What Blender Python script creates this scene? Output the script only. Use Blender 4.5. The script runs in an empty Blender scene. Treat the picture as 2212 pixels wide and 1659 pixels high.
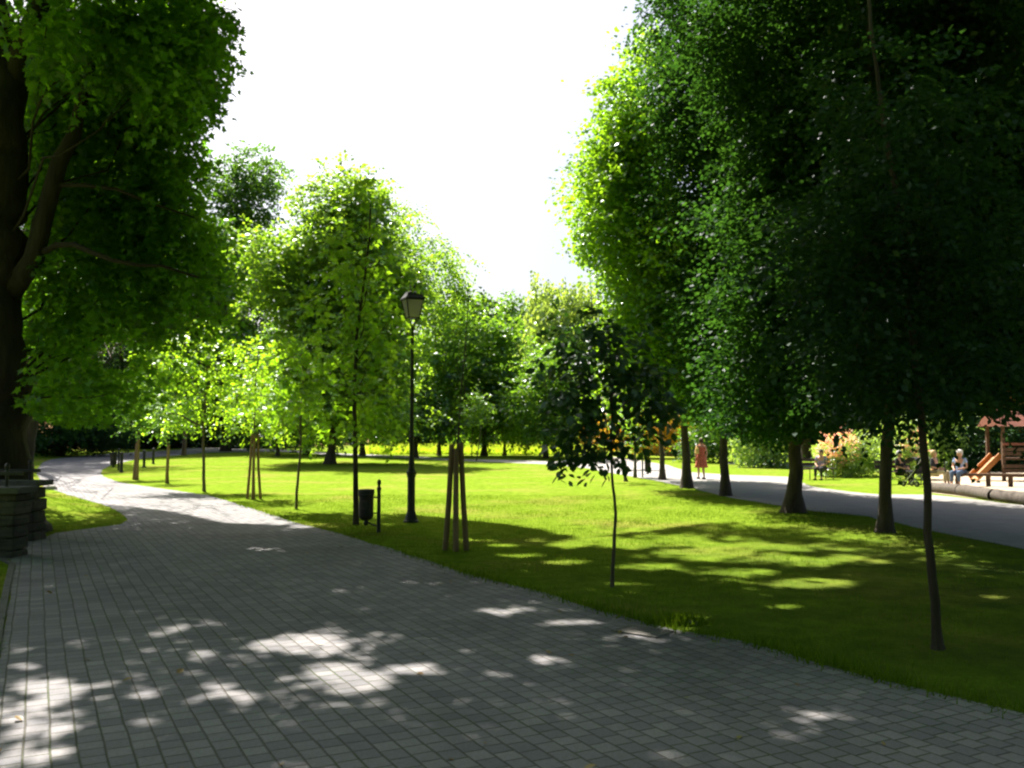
import bpy, math, random
import numpy as np
from math import radians, sin, cos, pi
from mathutils import Vector, Matrix

scene = bpy.context.scene
COL = scene.collection
R = np.random.RandomState
random.seed(4)

# ---------------------------------------------------------------- camera numbers
F = 1944.0; CX, CY = 1106.0, 829.5; EYE = 1.6
PITCH = math.atan((949 - CY) / F)
CP, SP = cos(PITCH), sin(PITCH)

def sstep(t):
    t = np.clip(t, 0, 1); return t * t * (3 - 2 * t)

_XLY = [0, 14.5, 18, 22, 26, 29.3, 39, 60, 80, 100, 160]
_XLX = [-7.7, -7.7, -7.7, -10, -12.8, -15, -20.5, -31, -37, -42, -60]
def H(x, y):
    """height of the ground"""
    x = np.asarray(x, float); y = np.asarray(y, float)
    z = 0.012 * np.maximum(0, y - 45) * sstep((y - 45) / 20)
    xl = np.interp(y, _XLY, _XLX)
    amp = 0.95 + 2.6 * sstep((y - 32) / 35)
    wid = 5.0 + 7 * sstep((y - 32) / 35)
    z = z + amp * sstep((xl - x - 0.15) / wid) * sstep((y - 14.6) / 3.2)
    # soft swells of the lawn
    z = z + 0.03 * np.sin(x * .35 + 1) * np.sin(y * .23) * sstep((y - 14) / 10) * sstep((x + 4 + y * .2) / 6)
    return z

def ray(vx, vy):
    a = (vx - CX) / F; b = (CY - vy) / F
    return a, CP - SP * b, SP + CP * b
def G(vx, vy, lift=0.0):
    """point of the ground that is seen at a picture position"""
    a, dy, dz = ray(vx, vy)
    lo, hi = 1.0, 700.0
    for _ in range(60):
        m = (lo + hi) / 2
        if EYE + dz / dy * m > float(H(a / dy * m, m)): lo = m
        else: hi = m
    y = lo; x = a / dy * y
    return Vector((x, y, float(H(x, y)) + lift))
def A(vx, vy, y):
    a, dy, dz = ray(vx, vy)
    return Vector((a / dy * y, y, EYE + dz / dy * y))
def proj(P):
    x, y, z = P[:, 0], P[:, 1], P[:, 2] - EYE
    dep = y * CP + z * SP; up = -y * SP + z * CP
    return CX + F * x / dep, CY - F * up / dep

# ---------------------------------------------------------------- sun
SUN_EL, SUN_AZ = radians(54), radians(27)          # azimuth to the left of straight ahead
TS = np.array([-sin(SUN_AZ) * cos(SUN_EL), cos(SUN_AZ) * cos(SUN_EL), sin(SUN_EL)])

# ---------------------------------------------------------------- materials
def nmat(name):
    m = bpy.data.materials.new(name); m.use_nodes = True
    nt = m.node_tree; nt.nodes.clear()
    out = nt.nodes.new('ShaderNodeOutputMaterial')
    return m, nt, out
def nd(nt, t, **kw):
    n = nt.nodes.new('ShaderNode' + t)
    for k, v in kw.items():
        if hasattr(n, k): setattr(n, k, v)
        else: n.inputs[k.replace('_', ' ')].default_value = v
    return n
def ramp(nt, src, stops):
    r = nt.nodes.new('ShaderNodeValToRGB')
    e = r.color_ramp.elements
    while len(e) < len(stops): e.new(0.5)
    for i, (p, c) in enumerate(stops):
        e[i].position = p; e[i].color = (*c, 1)
    nt.links.new(src, r.inputs[0]); return r.outputs[0]
def noise(nt, scale, detail=4, rough=.55, vec=None, dim='3D'):
    n = nt.nodes.new('ShaderNodeTexNoise'); n.inputs['Scale'].default_value = scale
    n.inputs['Detail'].default_value = detail; n.inputs['Roughness'].default_value = rough
    if vec is not None: nt.links.new(vec, n.inputs['Vector'])
    return n
def mixc(nt, fac, a, b, mode='MIX'):
    m = nt.nodes.new('ShaderNodeMix'); m.data_type = 'RGBA'; m.blend_type = mode
    for s, v in ((m.inputs[0], fac), (m.inputs[6], a), (m.inputs[7], b)):
        if hasattr(v, 'node'): nt.links.new(v, s)
        elif isinstance(v, tuple): s.default_value = (*v, 1)
        else: s.default_value = v
    return m.outputs[2]

def leaf_mat(name, c1, c2, trans=.5, warm=None, gloss=.05):
    m, nt, out = nmat(name)
    geo = nt.nodes.new('ShaderNodeNewGeometry')
    stops = [(0, c1), (1, c2)] if warm is None else [(0, c1), (.8, c2), (1, warm)]
    col = ramp(nt, geo.outputs['Random Per Island'], stops)
    tcol = mixc(nt, 1.0, col, (2.9, 2.6, 1.0), 'MULTIPLY')
    d = nt.nodes.new('ShaderNodeBsdfDiffuse'); nt.links.new(col, d.inputs[0])
    t = nt.nodes.new('ShaderNodeBsdfTranslucent'); nt.links.new(tcol, t.inputs[0])
    mx = nt.nodes.new('ShaderNodeMixShader'); mx.inputs[0].default_value = trans
    nt.links.new(d.outputs[0], mx.inputs[1]); nt.links.new(t.outputs[0], mx.inputs[2])
    g = nt.nodes.new('ShaderNodeBsdfGlossy'); g.inputs['Roughness'].default_value = .38
    g.inputs[0].default_value = (.9, .95, 1, 1)
    m2 = nt.nodes.new('ShaderNodeMixShader'); m2.inputs[0].default_value = gloss
    nt.links.new(mx.outputs[0], m2.inputs[1]); nt.links.new(g.outputs[0], m2.inputs[2])
    nt.links.new(m2.outputs[0], out.inputs[0])
    return m

def solid(name, c1, c2=None, scale=8, rough=.8, bump=.0, bscale=40, stretch=(1, 1, 1), metal=0.0, spec=.4):
    m, nt, out = nmat(name)
    tc = nt.nodes.new('ShaderNodeTexCoord'); mp = nt.nodes.new('ShaderNodeMapping')
    mp.inputs['Scale'].default_value = stretch
    nt.links.new(tc.outputs['Object'], mp.inputs[0])
    p = nt.nodes.new('ShaderNodeBsdfPrincipled')
    n = noise(nt, scale, 5, .6, mp.outputs[0])
    c2 = c2 or tuple(v * .7 for v in c1)
    nt.links.new(ramp(nt, n.outputs[0], [(.3, c2), (.7, c1)]), p.inputs['Base Color'])
    p.inputs['Roughness'].default_value = rough; p.inputs['Metallic'].default_value = metal
    p.inputs['Specular IOR Level'].default_value = spec
    if bump:
        b = nt.nodes.new('ShaderNodeBump'); b.inputs['Strength'].default_value = bump; b.inputs['Distance'].default_value = .03
        n2 = noise(nt, bscale, 5, .65, mp.outputs[0])
        nt.links.new(n2.outputs[0], b.inputs['Height']); nt.links.new(b.outputs[0], p.inputs['Normal'])
    nt.links.new(p.outputs[0], out.inputs[0])
    return m

def paver_mat():
    m, nt, out = nmat('concrete_pavers')
    tc = nt.nodes.new('ShaderNodeTexCoord')
    n0 = noise(nt, 2.2, 2, .5, tc.outputs['Object'])
    sc = nt.nodes.new('ShaderNodeVectorMath'); sc.operation = 'MULTIPLY_ADD'
    nt.links.new(n0.outputs['Color'], sc.inputs[0]); sc.inputs[1].default_value = (.02, .02, 0)
    nt.links.new(tc.outputs['Object'], sc.inputs[2])
    mp = nt.nodes.new('ShaderNodeMapping'); mp.inputs['Rotation'].default_value = (0, 0, radians(-117.8))
    nt.links.new(sc.outputs[0], mp.inputs[0])
    bt = nt.nodes.new('ShaderNodeTexBrick')
    bt.offset = .5; bt.offset_frequency = 2; bt.squash = .88; bt.squash_frequency = 3
    bt.inputs['Scale'].default_value = 1; bt.inputs['Brick Width'].default_value = .138
    bt.inputs['Row Height'].default_value = .124; bt.inputs['Mortar Size'].default_value = .0085
    bt.inputs['Mortar Smooth'].default_value = .9; bt.inputs['Bias'].default_value = -.1
    bt.inputs['Color1'].default_value = (.160, .158, .178, 1); bt.inputs['Color2'].default_value = (.245, .236, .25, 1)
    nt.links.new(mp.outputs[0], bt.inputs['Vector'])
    # joints: dark sand, moss in places
    nm = noise(nt, .9, 3, .6, tc.outputs['Object'])
    joint = ramp(nt, nm.outputs[0], [(.45, (.095, .088, .072)), (.62, (.06, .085, .025))])
    nt.links.new(joint, bt.inputs['Mortar'])
    big = noise(nt, .55, 5, .65, tc.outputs['Object'])
    fine = noise(nt, 60, 3, .7, tc.outputs['Object'])
    c = mixc(nt, 1.0, bt.outputs['Color'], ramp(nt, big.outputs[0], [(.28, (.66, .65, .62)), (.5, (.95, .95, .94)), (.72, (1.14, 1.12, 1.08))]), 'MULTIPLY')
    c = mixc(nt, 1.0, c, ramp(nt, fine.outputs[0], [(.3, (.82, .82, .82)), (.7, (1.1, 1.1, 1.1))]), 'MULTIPLY')
    p = nt.nodes.new('ShaderNodeBsdfPrincipled'); p.inputs['Roughness'].default_value = .82
    p.inputs['Specular IOR Level'].default_value = .25
    nt.links.new(c, p.inputs['Base Color'])
    h = nt.nodes.new('ShaderNodeMath'); h.operation = 'MULTIPLY_ADD'
    nt.links.new(bt.outputs['Fac'], h.inputs[0]); h.inputs[1].default_value = -1.0
    nf = nt.nodes.new('ShaderNodeMath'); nf.operation = 'MULTIPLY'; nt.links.new(fine.outputs[0], nf.inputs[0]); nf.inputs[1].default_value = .12
    nt.links.new(nf.outputs[0], h.inputs[2])
    b = nt.nodes.new('ShaderNodeBump'); b.inputs['Strength'].default_value = .75; b.inputs['Distance'].default_value = .010
    nt.links.new(h.outputs[0], b.inputs['Height']); nt.links.new(b.outputs[0], p.inputs['Normal'])
    nt.links.new(p.outputs[0], out.inputs[0])
    return m

def lawn_mat():
    m, nt, out = nmat('lawn_grass')
    tc = nt.nodes.new('ShaderNodeTexCoord')
    big = noise(nt, .33, 6, .62, tc.outputs['Object'])
    med = noise(nt, 3.5, 5, .7, tc.outputs['Object'])
    fin = noise(nt, 38, 4, .75, tc.outputs['Object'])
    c = ramp(nt, med.outputs[0], [(.28, (.075, .135, .012)), (.55, (.155, .235, .022)), (.78, (.22, .285, .038))])
    dry = ramp(nt, big.outputs[0], [(.50, (0, 0, 0)), (.64, (1, 1, 1))])
    sp = nt.nodes.new('ShaderNodeMath'); sp.operation = 'MULTIPLY'; nt.links.new(dry, sp.inputs[0]); sp.inputs[1].default_value = .55
    c = mixc(nt, sp.outputs[0], c, (.24, .21, .06))
    c = mixc(nt, 1.0, c, ramp(nt, fin.outputs[0], [(.3, (.55, .6, .5)), (.7, (1.3, 1.25, 1.2))]), 'MULTIPLY')
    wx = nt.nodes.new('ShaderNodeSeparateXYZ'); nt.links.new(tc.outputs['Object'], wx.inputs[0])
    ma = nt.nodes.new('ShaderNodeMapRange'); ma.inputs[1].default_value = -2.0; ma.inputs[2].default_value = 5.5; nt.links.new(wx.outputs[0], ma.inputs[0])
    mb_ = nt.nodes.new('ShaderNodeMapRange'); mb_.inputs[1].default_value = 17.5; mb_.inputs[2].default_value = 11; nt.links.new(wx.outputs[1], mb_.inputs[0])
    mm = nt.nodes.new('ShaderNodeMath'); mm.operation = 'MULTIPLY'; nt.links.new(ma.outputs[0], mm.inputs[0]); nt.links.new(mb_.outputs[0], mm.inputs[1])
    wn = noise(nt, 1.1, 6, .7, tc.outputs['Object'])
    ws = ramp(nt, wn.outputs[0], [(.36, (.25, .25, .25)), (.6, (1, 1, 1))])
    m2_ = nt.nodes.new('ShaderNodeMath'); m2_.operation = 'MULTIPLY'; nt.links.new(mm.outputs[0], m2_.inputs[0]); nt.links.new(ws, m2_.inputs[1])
    c = mixc(nt, m2_.outputs[0], c, (.050, .078, .016))  # near right lawn: sparse worn grass, darkened with tree shade in the colour
    # bare litter-covered soil on the banks at the far left
    sx = nt.nodes.new('ShaderNodeSeparateXYZ'); nt.links.new(tc.outputs['Object'], sx.inputs[0])
    hz = nt.nodes.new('ShaderNodeMapRange'); hz.inputs[1].default_value = -17; hz.inputs[2].default_value = -26
    nt.links.new(sx.outputs[0], hz.inputs[0])
    hz2 = nt.nodes.new('ShaderNodeMapRange'); hz2.inputs[1].default_value = .5; hz2.inputs[2].default_value = .9
    nt.links.new(sx.outputs[2], hz2.inputs[0])
    mu = nt.nodes.new('ShaderNodeMath'); mu.operation = 'MULTIPLY'
    nt.links.new(hz.outputs[0], mu.inputs[0]); nt.links.new(hz2.outputs[0], mu.inputs[1])
    c = mixc(nt, mu.outputs[0], c, (.13, .085, .045))
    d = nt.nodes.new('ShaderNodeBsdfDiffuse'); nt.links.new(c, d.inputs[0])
    b = nt.nodes.new('ShaderNodeBump'); b.inputs['Strength'].default_value = .7; b.inputs['Distance'].default_value = .03
    nt.links.new(fin.outputs[0], b.inputs['Height']); nt.links.new(b.outputs[0], d.inputs['Normal'])
    nt.links.new(d.outputs[0], out.inputs[0])
    return m

def stone_mat():
    m, nt, out = nmat('rough_stone_courses')
    tc = nt.nodes.new('ShaderNodeTexCoord')
    mp = nt.nodes.new('ShaderNodeMapping'); mp.inputs['Rotation'].default_value = (radians(90), 0, 0)
    nt.links.new(tc.outputs['Object'], mp.inputs[0])
    bt = nt.nodes.new('ShaderNodeTexBrick'); bt.inputs['Scale'].default_value = 1
    bt.inputs['Brick Width'].default_value = .42; bt.inputs['Row Height'].default_value = .17
    bt.inputs['Mortar Size'].default_value = .012; bt.inputs['Mortar Smooth'].default_value = .5
    bt.inputs['Color1'].default_value = (.045, .041, .036, 1); bt.inputs['Color2'].default_value = (.085, .075, .06, 1)
    bt.inputs['Mortar'].default_value = (.045, .042, .038, 1)
    nt.links.new(mp.outputs[0], bt.inputs['Vector'])
    n = noise(nt, 9, 6, .7, tc.outputs['Object'])
    c = mixc(nt, 1.0, bt.outputs['Color'], ramp(nt, n.outputs[0], [(.3, (.55, .55, .55)), (.7, (1.3, 1.3, 1.3))]), 'MULTIPLY')
    p = nt.nodes.new('ShaderNodeBsdfPrincipled'); p.inputs['Roughness'].default_value = .9
    nt.links.new(c, p.inputs['Base Color'])
    b = nt.nodes.new('ShaderNodeBump'); b.inputs['Strength'].default_value = .9; b.inputs['Distance'].default_value = .04
    nt.links.new(n.outputs[0], b.inputs['Height']); nt.links.new(b.outputs[0], p.inputs['Normal'])
    nt.links.new(p.outputs[0], out.inputs[0]); return m

M = {}
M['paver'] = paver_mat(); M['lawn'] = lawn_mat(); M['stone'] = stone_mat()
M['gravel'] = solid('pale_gravel', (.42, .40, .36), (.30, .285, .26), 3, .95, .4, 90)
M['asphalt'] = solid('grey_asphalt', (.27, .26, .25), (.20, .195, .19), 2.2, .9, .3, 120)
M['sand'] = solid('tan_sand', (.40, .33, .24), (.30, .24, .17), 2, .95, .4, 60)
M['bark'] = solid('grey_brown_bark', (.085, .065, .048), (.035, .027, .02), 9, .95, 1.0, 16, (1, 1, .22))
M['bark_dark'] = solid('dark_furrowed_bark', (.05, .038, .028), (.018, .014, .011), 7, .95, 1.0, 12, (1, 1, .2))
M['bark_light'] = solid('young_bark', (.13, .105, .075), (.06, .05, .035), 14, .9, .6, 30, (1, 1, .3))
M['stake'] = solid('weathered_stake_wood', (.27, .175, .095), (.15, .095, .052), 16, .85, .5, 26, (1, 1, .12))
M['iron'] = solid('black_painted_iron', (.012, .013, .014), (.007, .007, .008), 12, .5, .1, 60, spec=.5)
M['binbody'] = solid('dark_bin_enamel', (.022, .017, .014), (.010, .009, .008), 7, .5, .15, 20)
M['binlabel'] = solid('faded_bin_panel', (.07, .055, .04), (.02, .018, .015), 14, .6)
def glass_mat():
    m, nt, out = nmat('frosted_lamp_glass')
    d = nt.nodes.new('ShaderNodeBsdfDiffuse'); d.inputs[0].default_value = (.70, .66, .66, 1)
    t = nt.nodes.new('ShaderNodeBsdfTranslucent'); t.inputs[0].default_value = (.86, .82, .84, 1)
    mx = nt.nodes.new('ShaderNodeMixShader'); mx.inputs[0].default_value = .6
    nt.links.new(d.outputs[0], mx.inputs[1]); nt.links.new(t.outputs[0], mx.inputs[2]); nt.links.new(mx.outputs[0], out.inputs[0]); return m
M['glass'] = glass_mat()
M['coping'] = solid('stone_coping', (.12, .117, .105), (.065, .065, .06), 8, .85, .5, 30)
M['log'] = solid('weathered_log', (.11, .09, .072), (.05, .042, .035), 10, .9, .7, 22)
M['logend'] = solid('sawn_log_end', (.34, .25, .16), (.24, .17, .10), 10, .9)
M['playwood'] = solid('brown_play_wood', (.12, .065, .035), (.065, .036, .02), 10, .75, .3, 30)
M['orange'] = solid('orange_slide_paint', (.46, .19, .045), (.34, .13, .03), 4, .6)
M['redroof'] = solid('rust_red_boards', (.22, .075, .045), (.14, .045, .03), 6, .7)
M['benchwood'] = solid('dark_bench_wood', (.06, .04, .026), (.03, .02, .014), 9, .7, .3, 30)
M['fabric_black'] = solid('black_cloth', (.018, .018, .022), (.010, .010, .012), 20, .95)
M['fabric_blue'] = solid('pale_blue_cloth', (.40, .50, .78), (.34, .43, .7), 12, .95)
M['denim'] = solid('blue_denim', (.10, .16, .26), (.07, .11, .19), 12, .95)
M['fabric_lav'] = solid('lavender_cloth', (.34, .30, .48), (.26, .23, .38), 12, .95)
M['fabric_dkgrey'] = solid('charcoal_cloth', (.05, .05, .06), (.03, .03, .035), 12, .95)
M['cream'] = solid('cream_cloth', (.55, .48, .30), (.46, .40, .24), 12, .95)
M['dress'] = solid('terracotta_print_dress', (.58, .16, .08), (.26, .05, .035), 22, .95)
M['skin'] = solid('skin', (.52, .30, .20), (.46, .25, .165), 6, .6)
M['hair_brown'] = solid('brown_hair', (.07, .04, .025), (.04, .022, .015), 30, .7)
M['hair_grey'] = solid('grey_hair', (.42, .42, .44), (.3, .3, .32), 30, .7)
M['hair_blond'] = solid('blond_hair', (.50, .36, .18), (.38, .26, .12), 30, .7)
M['cap'] = solid('white_cap_cloth', (.62, .60, .58), (.52, .5, .48), 10, .9)
M['yellowbag'] = solid('yellow_bag_cloth', (.72, .52, .16), (.6, .42, .12), 10, .9)
M['rock'] = solid('grey_stone', (.30, .29, .27), (.18, .17, .16), 6, .9, .6, 14)
M['chrome'] = solid('dull_metal_tube', (.40, .41, .43), (.3, .31, .33), 8, .35, metal=.8)
M['grate'] = solid('worn_steel_grate', (.20, .185, .17), (.13, .12, .11), 14, .7)
M['soil'] = solid('dark_soil', (.045, .033, .022), (.028, .02, .014), 8, 1.0, .6, 30)

M['maple'] = leaf_mat('maple_leaves', (.036, .105, .008), (.075, .175, .012), .64, gloss=.02)
M['maple_bright'] = leaf_mat('young_maple_leaves', (.055, .14, .008), (.095, .20, .012), .66, gloss=.02)
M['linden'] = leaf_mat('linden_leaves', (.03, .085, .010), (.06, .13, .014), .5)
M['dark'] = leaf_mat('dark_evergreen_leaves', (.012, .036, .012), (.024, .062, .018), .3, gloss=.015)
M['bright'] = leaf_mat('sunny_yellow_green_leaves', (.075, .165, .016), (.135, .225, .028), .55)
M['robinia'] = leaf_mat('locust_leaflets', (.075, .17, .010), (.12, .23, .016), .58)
M['shade_locust'] = leaf_mat('shaded_locust_leaflets', (.009, .032, .010), (.018, .052, .014), .34, gloss=.02)  # darkened locust copy, crown shade put into the leaf colour
M['shade_linden'] = leaf_mat('shaded_linden_leaves', (.010, .036, .010), (.023, .066, .014), .40, gloss=.008)  # linden copy for backlit and shaded crowns, the shade is in its colour
M['litter'] = leaf_mat('dry_fallen_leaves', (.16, .10, .04), (.28, .20, .07), .1, warm=(.12, .16, .03))
M['willow'] = leaf_mat('pale_birch_leaves', (.12, .20, .055), (.20, .28, .09), .5)
M['mid'] = leaf_mat('mid_green_leaves', (.05, .13, .016), (.10, .19, .022), .5)
M['rowan'] = leaf_mat('rowan_leaflets', (.09, .19, .012), (.15, .26, .02), .55)
M['yellow'] = leaf_mat('golden_shrub_leaves', (.28, .22, .018), (.38, .26, .025), .4, warm=(.5, .22, .03))
M['magnolia'] = leaf_mat('broad_dark_leaves', (.015, .05, .010), (.028, .08, .014), .3, gloss=.08)
M['shrub'] = leaf_mat('light_shrub_leaves', (.11, .20, .05), (.18, .27, .08), .45)
M['pink'] = leaf_mat('pink_blossom', (.62, .30, .36), (.75, .48, .50), .35)
M['blade'] = leaf_mat('grass_blades', (.045, .10, .006), (.10, .17, .016), .3, gloss=.0)
M['meadow'] = leaf_mat('tall_meadow_grass', (.16, .27, .02), (.26, .33, .05), .5)

# ---------------------------------------------------------------- mesh helpers
def tag(o, label=None, cat=None, group=None, kind=None):
    if label: o['label'] = label
    if cat: o['category'] = cat
    if group: o['group'] = group
    if kind: o['kind'] = kind
    return o
def thing(name, loc, label, cat, group=None, rz=0):
    o = bpy.data.objects.new(name, None); COL.objects.link(o)
    o.location = loc; o.rotation_euler = (0, 0, rz); o.empty_display_size = .3
    return tag(o, label, cat, group)
def link(name, me, mat, parent=None, smooth=False):
    o = bpy.data.objects.new(name, me); COL.objects.link(o)
    me.materials.clear(); me.materials.append(mat)
    if parent is not None: o.parent = parent
    if smooth:
        me.polygons.foreach_set('use_smooth', [True] * len(me.polygons)); me.update()
    return o
def raw_mesh(name, V, Fc, k):
    """V (n,3) array, Fc (m,k) array of faces with k corners"""
    me = bpy.data.meshes.new(name)
    V = np.ascontiguousarray(V, dtype=np.float32); Fc = np.ascontiguousarray(Fc, dtype=np.int32)
    me.vertices.add(len(V)); me.vertices.foreach_set('co', V.ravel())
    me.loops.add(Fc.size); me.loops.foreach_set('vertex_index', Fc.ravel())
    me.polygons.add(len(Fc)); me.polygons.foreach_set('loop_start', np.arange(0, Fc.size, k, dtype=np.int32))
    me.update(calc_edges=True)
    return me

class MB:
    def __init__(s): s.v = []; s.f = []
    def add(s, vs, fs):
        n = len(s.v); s.v += [tuple(v) for v in vs]; s.f += [tuple(i + n for i in f) for f in fs]; return s
    def box(s, c, d, rot=None, taper=1.0):
        x, y, z = (q / 2 for q in d); vs = []
        for k in (-1, 1):
            t = taper if k > 0 else 1
            for (i, j) in ((-1, -1), (1, -1), (1, 1), (-1, 1)):
                v = Vector((i * x * t, j * y * t, k * z))
                if rot is not None: v = rot @ v
                vs.append(v + Vector(c))
        return s.add(vs, [(3, 2, 1, 0), (4, 5, 6, 7), (0, 1, 5, 4), (1, 2, 6, 5), (2, 3, 7, 6), (3, 0, 4, 7)])
    def tube(s, pts, rad, n=8, jit=0, rng=None, cap=True):
        pts = [Vector(p) for p in pts]; rings = []
        for i, p in enumerate(pts):
            t = (pts[min(i + 1, len(pts) - 1)] - pts[max(i - 1, 0)]).normalized()
            u = t.cross(Vector((0, 1, 0))) if abs(t.y) < .9 else t.cross(Vector((1, 0, 0)))
            u.normalize(); w = t.cross(u)
            r = rad[i] if hasattr(rad, '__len__') else rad
            ring = []
            for k in range(n):
                a = 2 * pi * k / n
                rr = r * (1 + (rng.uniform(-jit, jit) if rng is not None else 0))
                ring.append(p + (u * cos(a) + w * sin(a)) * rr)
            rings.append(ring)
        fs = []
        for i in range(len(pts) - 1):
            for k in range(n):
                a = i * n + k; b = i * n + (k + 1) % n
                fs.append((a, b, b + n, a + n))
        if cap:
            fs.append(tuple(range(n - 1, -1, -1))); fs.append(tuple((len(pts) - 1) * n + k for k in range(n)))
        return s.add([v for r in rings for v in r], fs)
    def lathe(s, prof, n=16, c=(0, 0, 0), ang=0, sx=1, sy=1):
        vs = []
        for (r, z) in prof:
            for k in range(n):
                a = 2 * pi * k / n + ang
                vs.append((c[0] + r * cos(a) * sx, c[1] + r * sin(a) * sy, c[2] + z))
        fs = []
        for i in range(len(prof) - 1):
            for k in range(n):
                a = i * n + k; b = i * n + (k + 1) % n
                fs.append((a, b, b + n, a + n))
        fs.append(tuple(range(n - 1, -1, -1))); fs.append(tuple((len(prof) - 1) * n + k for k in range(n)))
        return s.add(vs, fs)
    def build(s, name, mat, parent=None, smooth=False, bevel=0):
        me = bpy.data.meshes.new(name); me.from_pydata(s.v, [], s.f); me.update()
        o = link(name, me, mat, parent, smooth)
        if bevel:
            m = o.modifiers.new('Bevel', 'BEVEL'); m.width = bevel; m.segments = 2; m.limit_method = 'ANGLE'
        return o

# leaf outlines: (side, along, normal) and faces
LEAF = {
 'diamond': (np.array([(0, 0, 0), (.36, .5, .10), (0, 1, 0), (-.36, .5, .10)]), [(0, 1, 2, 3)], 4),
 'oval': (np.array([(0, 0, 0), (.26, .25, .06), (.30, .62, .07), (0, 1, 0), (-.30, .62, .07), (-.26, .25, .06)]),
          [(0, 1, 2, 3), (0, 3, 4, 5)], 4),
 'maple': (np.array([(0, 0, 0), (.42, -.08, .02), (.30, .20, .05), (.62, .42, .0), (.26, .50, .05), (0, 1.05, 0),
                     (-.26, .50, .05), (-.62, .42, .0), (-.30, .20, .05), (-.42, -.08, .02)]),
          [(0, 1, 2), (0, 2, 3), (0, 3, 4), (0, 4, 5), (0, 5, 6), (0, 6, 7), (0, 7, 8), (0, 8, 9)], 3),
 'blade': (np.array([(-.06, 0, 0), (.06, 0, 0), (0, 1, .18)]), [(0, 1, 2)], 3),
}
def norm(a): return a / np.maximum(np.linalg.norm(a, axis=1, keepdims=True), 1e-6)
def leaves_mesh(name, P, D, N, S, shape):
    T, fc, k = LEAF[shape]; fc = np.array(fc)
    D = norm(D); N = norm(N - D * (N * D).sum(1, keepdims=True)); U = np.cross(D, N)
    n, t = len(P), len(T)
    V = P[:, None, :] + S[:, None, None] * (T[None, :, 0, None] * U[:, None, :] + T[None, :, 1, None] * D[:, None, :] + T[None, :, 2, None] * N[:, None, :])
    Fc = (fc[None] + (np.arange(n) * t)[:, None, None]).reshape(-1, k)
    return raw_mesh(name, V.reshape(-1, 3), Fc, k)

DENS = 1.7
def foliage(rng, blobs, size, spray=10, sl=.6, droop=.15, clump=None, shell=.42, up=.6, cov=2.4, area=.36):
    cov = cov * DENS
    """leaf positions, directions and normals for ellipsoid boughs (x,y,z,rx,ry,rz[,weight])"""
    PP, DD, NN = [], [], []
    for b in blobs:
        c = np.array(b[:3]); r = np.array(b[3:6]); w = b[6] if len(b) > 6 else 1.0
        surf = pi * 4 * ((r[0] * r[1]) ** 1.6 / 3 + (r[0] * r[2]) ** 1.6 / 3 + (r[1] * r[2]) ** 1.6 / 3) ** (1 / 1.6)
        n = int(w * cov * surf * .5 / (area * size * size)); n = max(n, spray * 3)
        ns = max(2, n // spray)
        nc = max(4, int(surf / (clump or max(.5, r.mean() * .5)) ** 2 * .8))
        u = norm(rng.normal(size=(nc, 3))); q = rng.uniform(size=(nc, 1)) ** shell
        cc = u * q * .88
        ci = rng.randint(0, nc, ns)
        sg = (clump or max(.5, r.mean() * .5)) / r
        sp = cc[ci] + rng.normal(size=(ns, 3)) * sg * .42
        outw = norm(sp * r)
        sp = c + sp * r
        hz = rng.normal(size=(ns, 3)); hz[:, 2] *= .35
        ax = norm(outw * .9 + norm(hz) * .8 + np.array([0, 0, -droop]))
        side = norm(np.cross(ax, np.array([0, 0, 1.0]) + rng.normal(size=(ns, 3)) * .25))
        t = np.tile(np.linspace(0, 1, spray), ns) + rng.uniform(-.05, .05, ns * spray)
        axr, sdr, spr = (np.repeat(v, spray, 0) for v in (ax, side, sp))
        sgn = np.tile(np.where(np.arange(spray) % 2 == 0, 1.0, -1.0), ns)[:, None]
        P = spr + axr * (t[:, None] * sl) + sdr * sgn * size * .15 + np.array([0, 0, -1.0]) * (t[:, None] ** 2 * sl * droop)
        D = axr * .55 + sdr * sgn * .8 + rng.normal(size=P.shape) * .28 + np.array([0, 0, -droop * .8])
        N = np.array([0, 0, 1.0]) * up + rng.normal(size=P.shape) * .5 + axr * .25
        PP.append(P); DD.append(D); NN.append(N)
    return np.concatenate(PP), np.concatenate(DD), np.concatenate(NN)

# where the photograph has patches of sun in the shade of the near crowns (gaps between the boughs)
GAPS = [(675, 1392, 150, 27), (770, 1458, 165, 24), (760, 1484, 110, 16), (95, 1488, 120, 26), (80, 1560, 110, 48), (60, 1640, 120, 30), (280, 1504, 50, 12), (330, 1560, 60, 8),
        (520, 1188, 105, 7), (560, 1219, 85, 7), (1780, 1556, 140, 22), (1720, 1588, 80, 10), (275, 1198, 50, 6), (1090, 1322, 75, 11),
        (1240, 1345, 75, 8), (1480, 1352, 70, 14), (1500, 1330, 50, 12), (960, 1262, 35, 4), (420, 1300, 60, 6), (300, 1325, 60, 8), (450, 1350, 70, 8), (70, 1325, 50, 6),
        (330, 1255, 80, 5), (120, 1235, 45, 5), (600, 1135, 90, 12), (430, 1120, 60, 9),
        (1760, 1212, 170, 13), (1540, 1200, 150, 15), (1640, 1182, 170, 11), (1760, 1262, 130, 14), (1600, 1236, 90, 9), (1560, 1335, 70, 6), (1870, 1160, 110, 10), (1420, 1225, 90, 10),
        (1010, 1166, 80, 7), (1130, 1200, 60, 5), (1225, 1215, 60, 6), (1085, 1178, 60, 5), (1350, 1262, 60, 5), (1700, 1310, 70, 6), (1240, 1150, 60, 6),
        (1300, 1172, 150, 16), (1450, 1168, 150, 16), (2150, 1290, 50, 5)]
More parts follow.
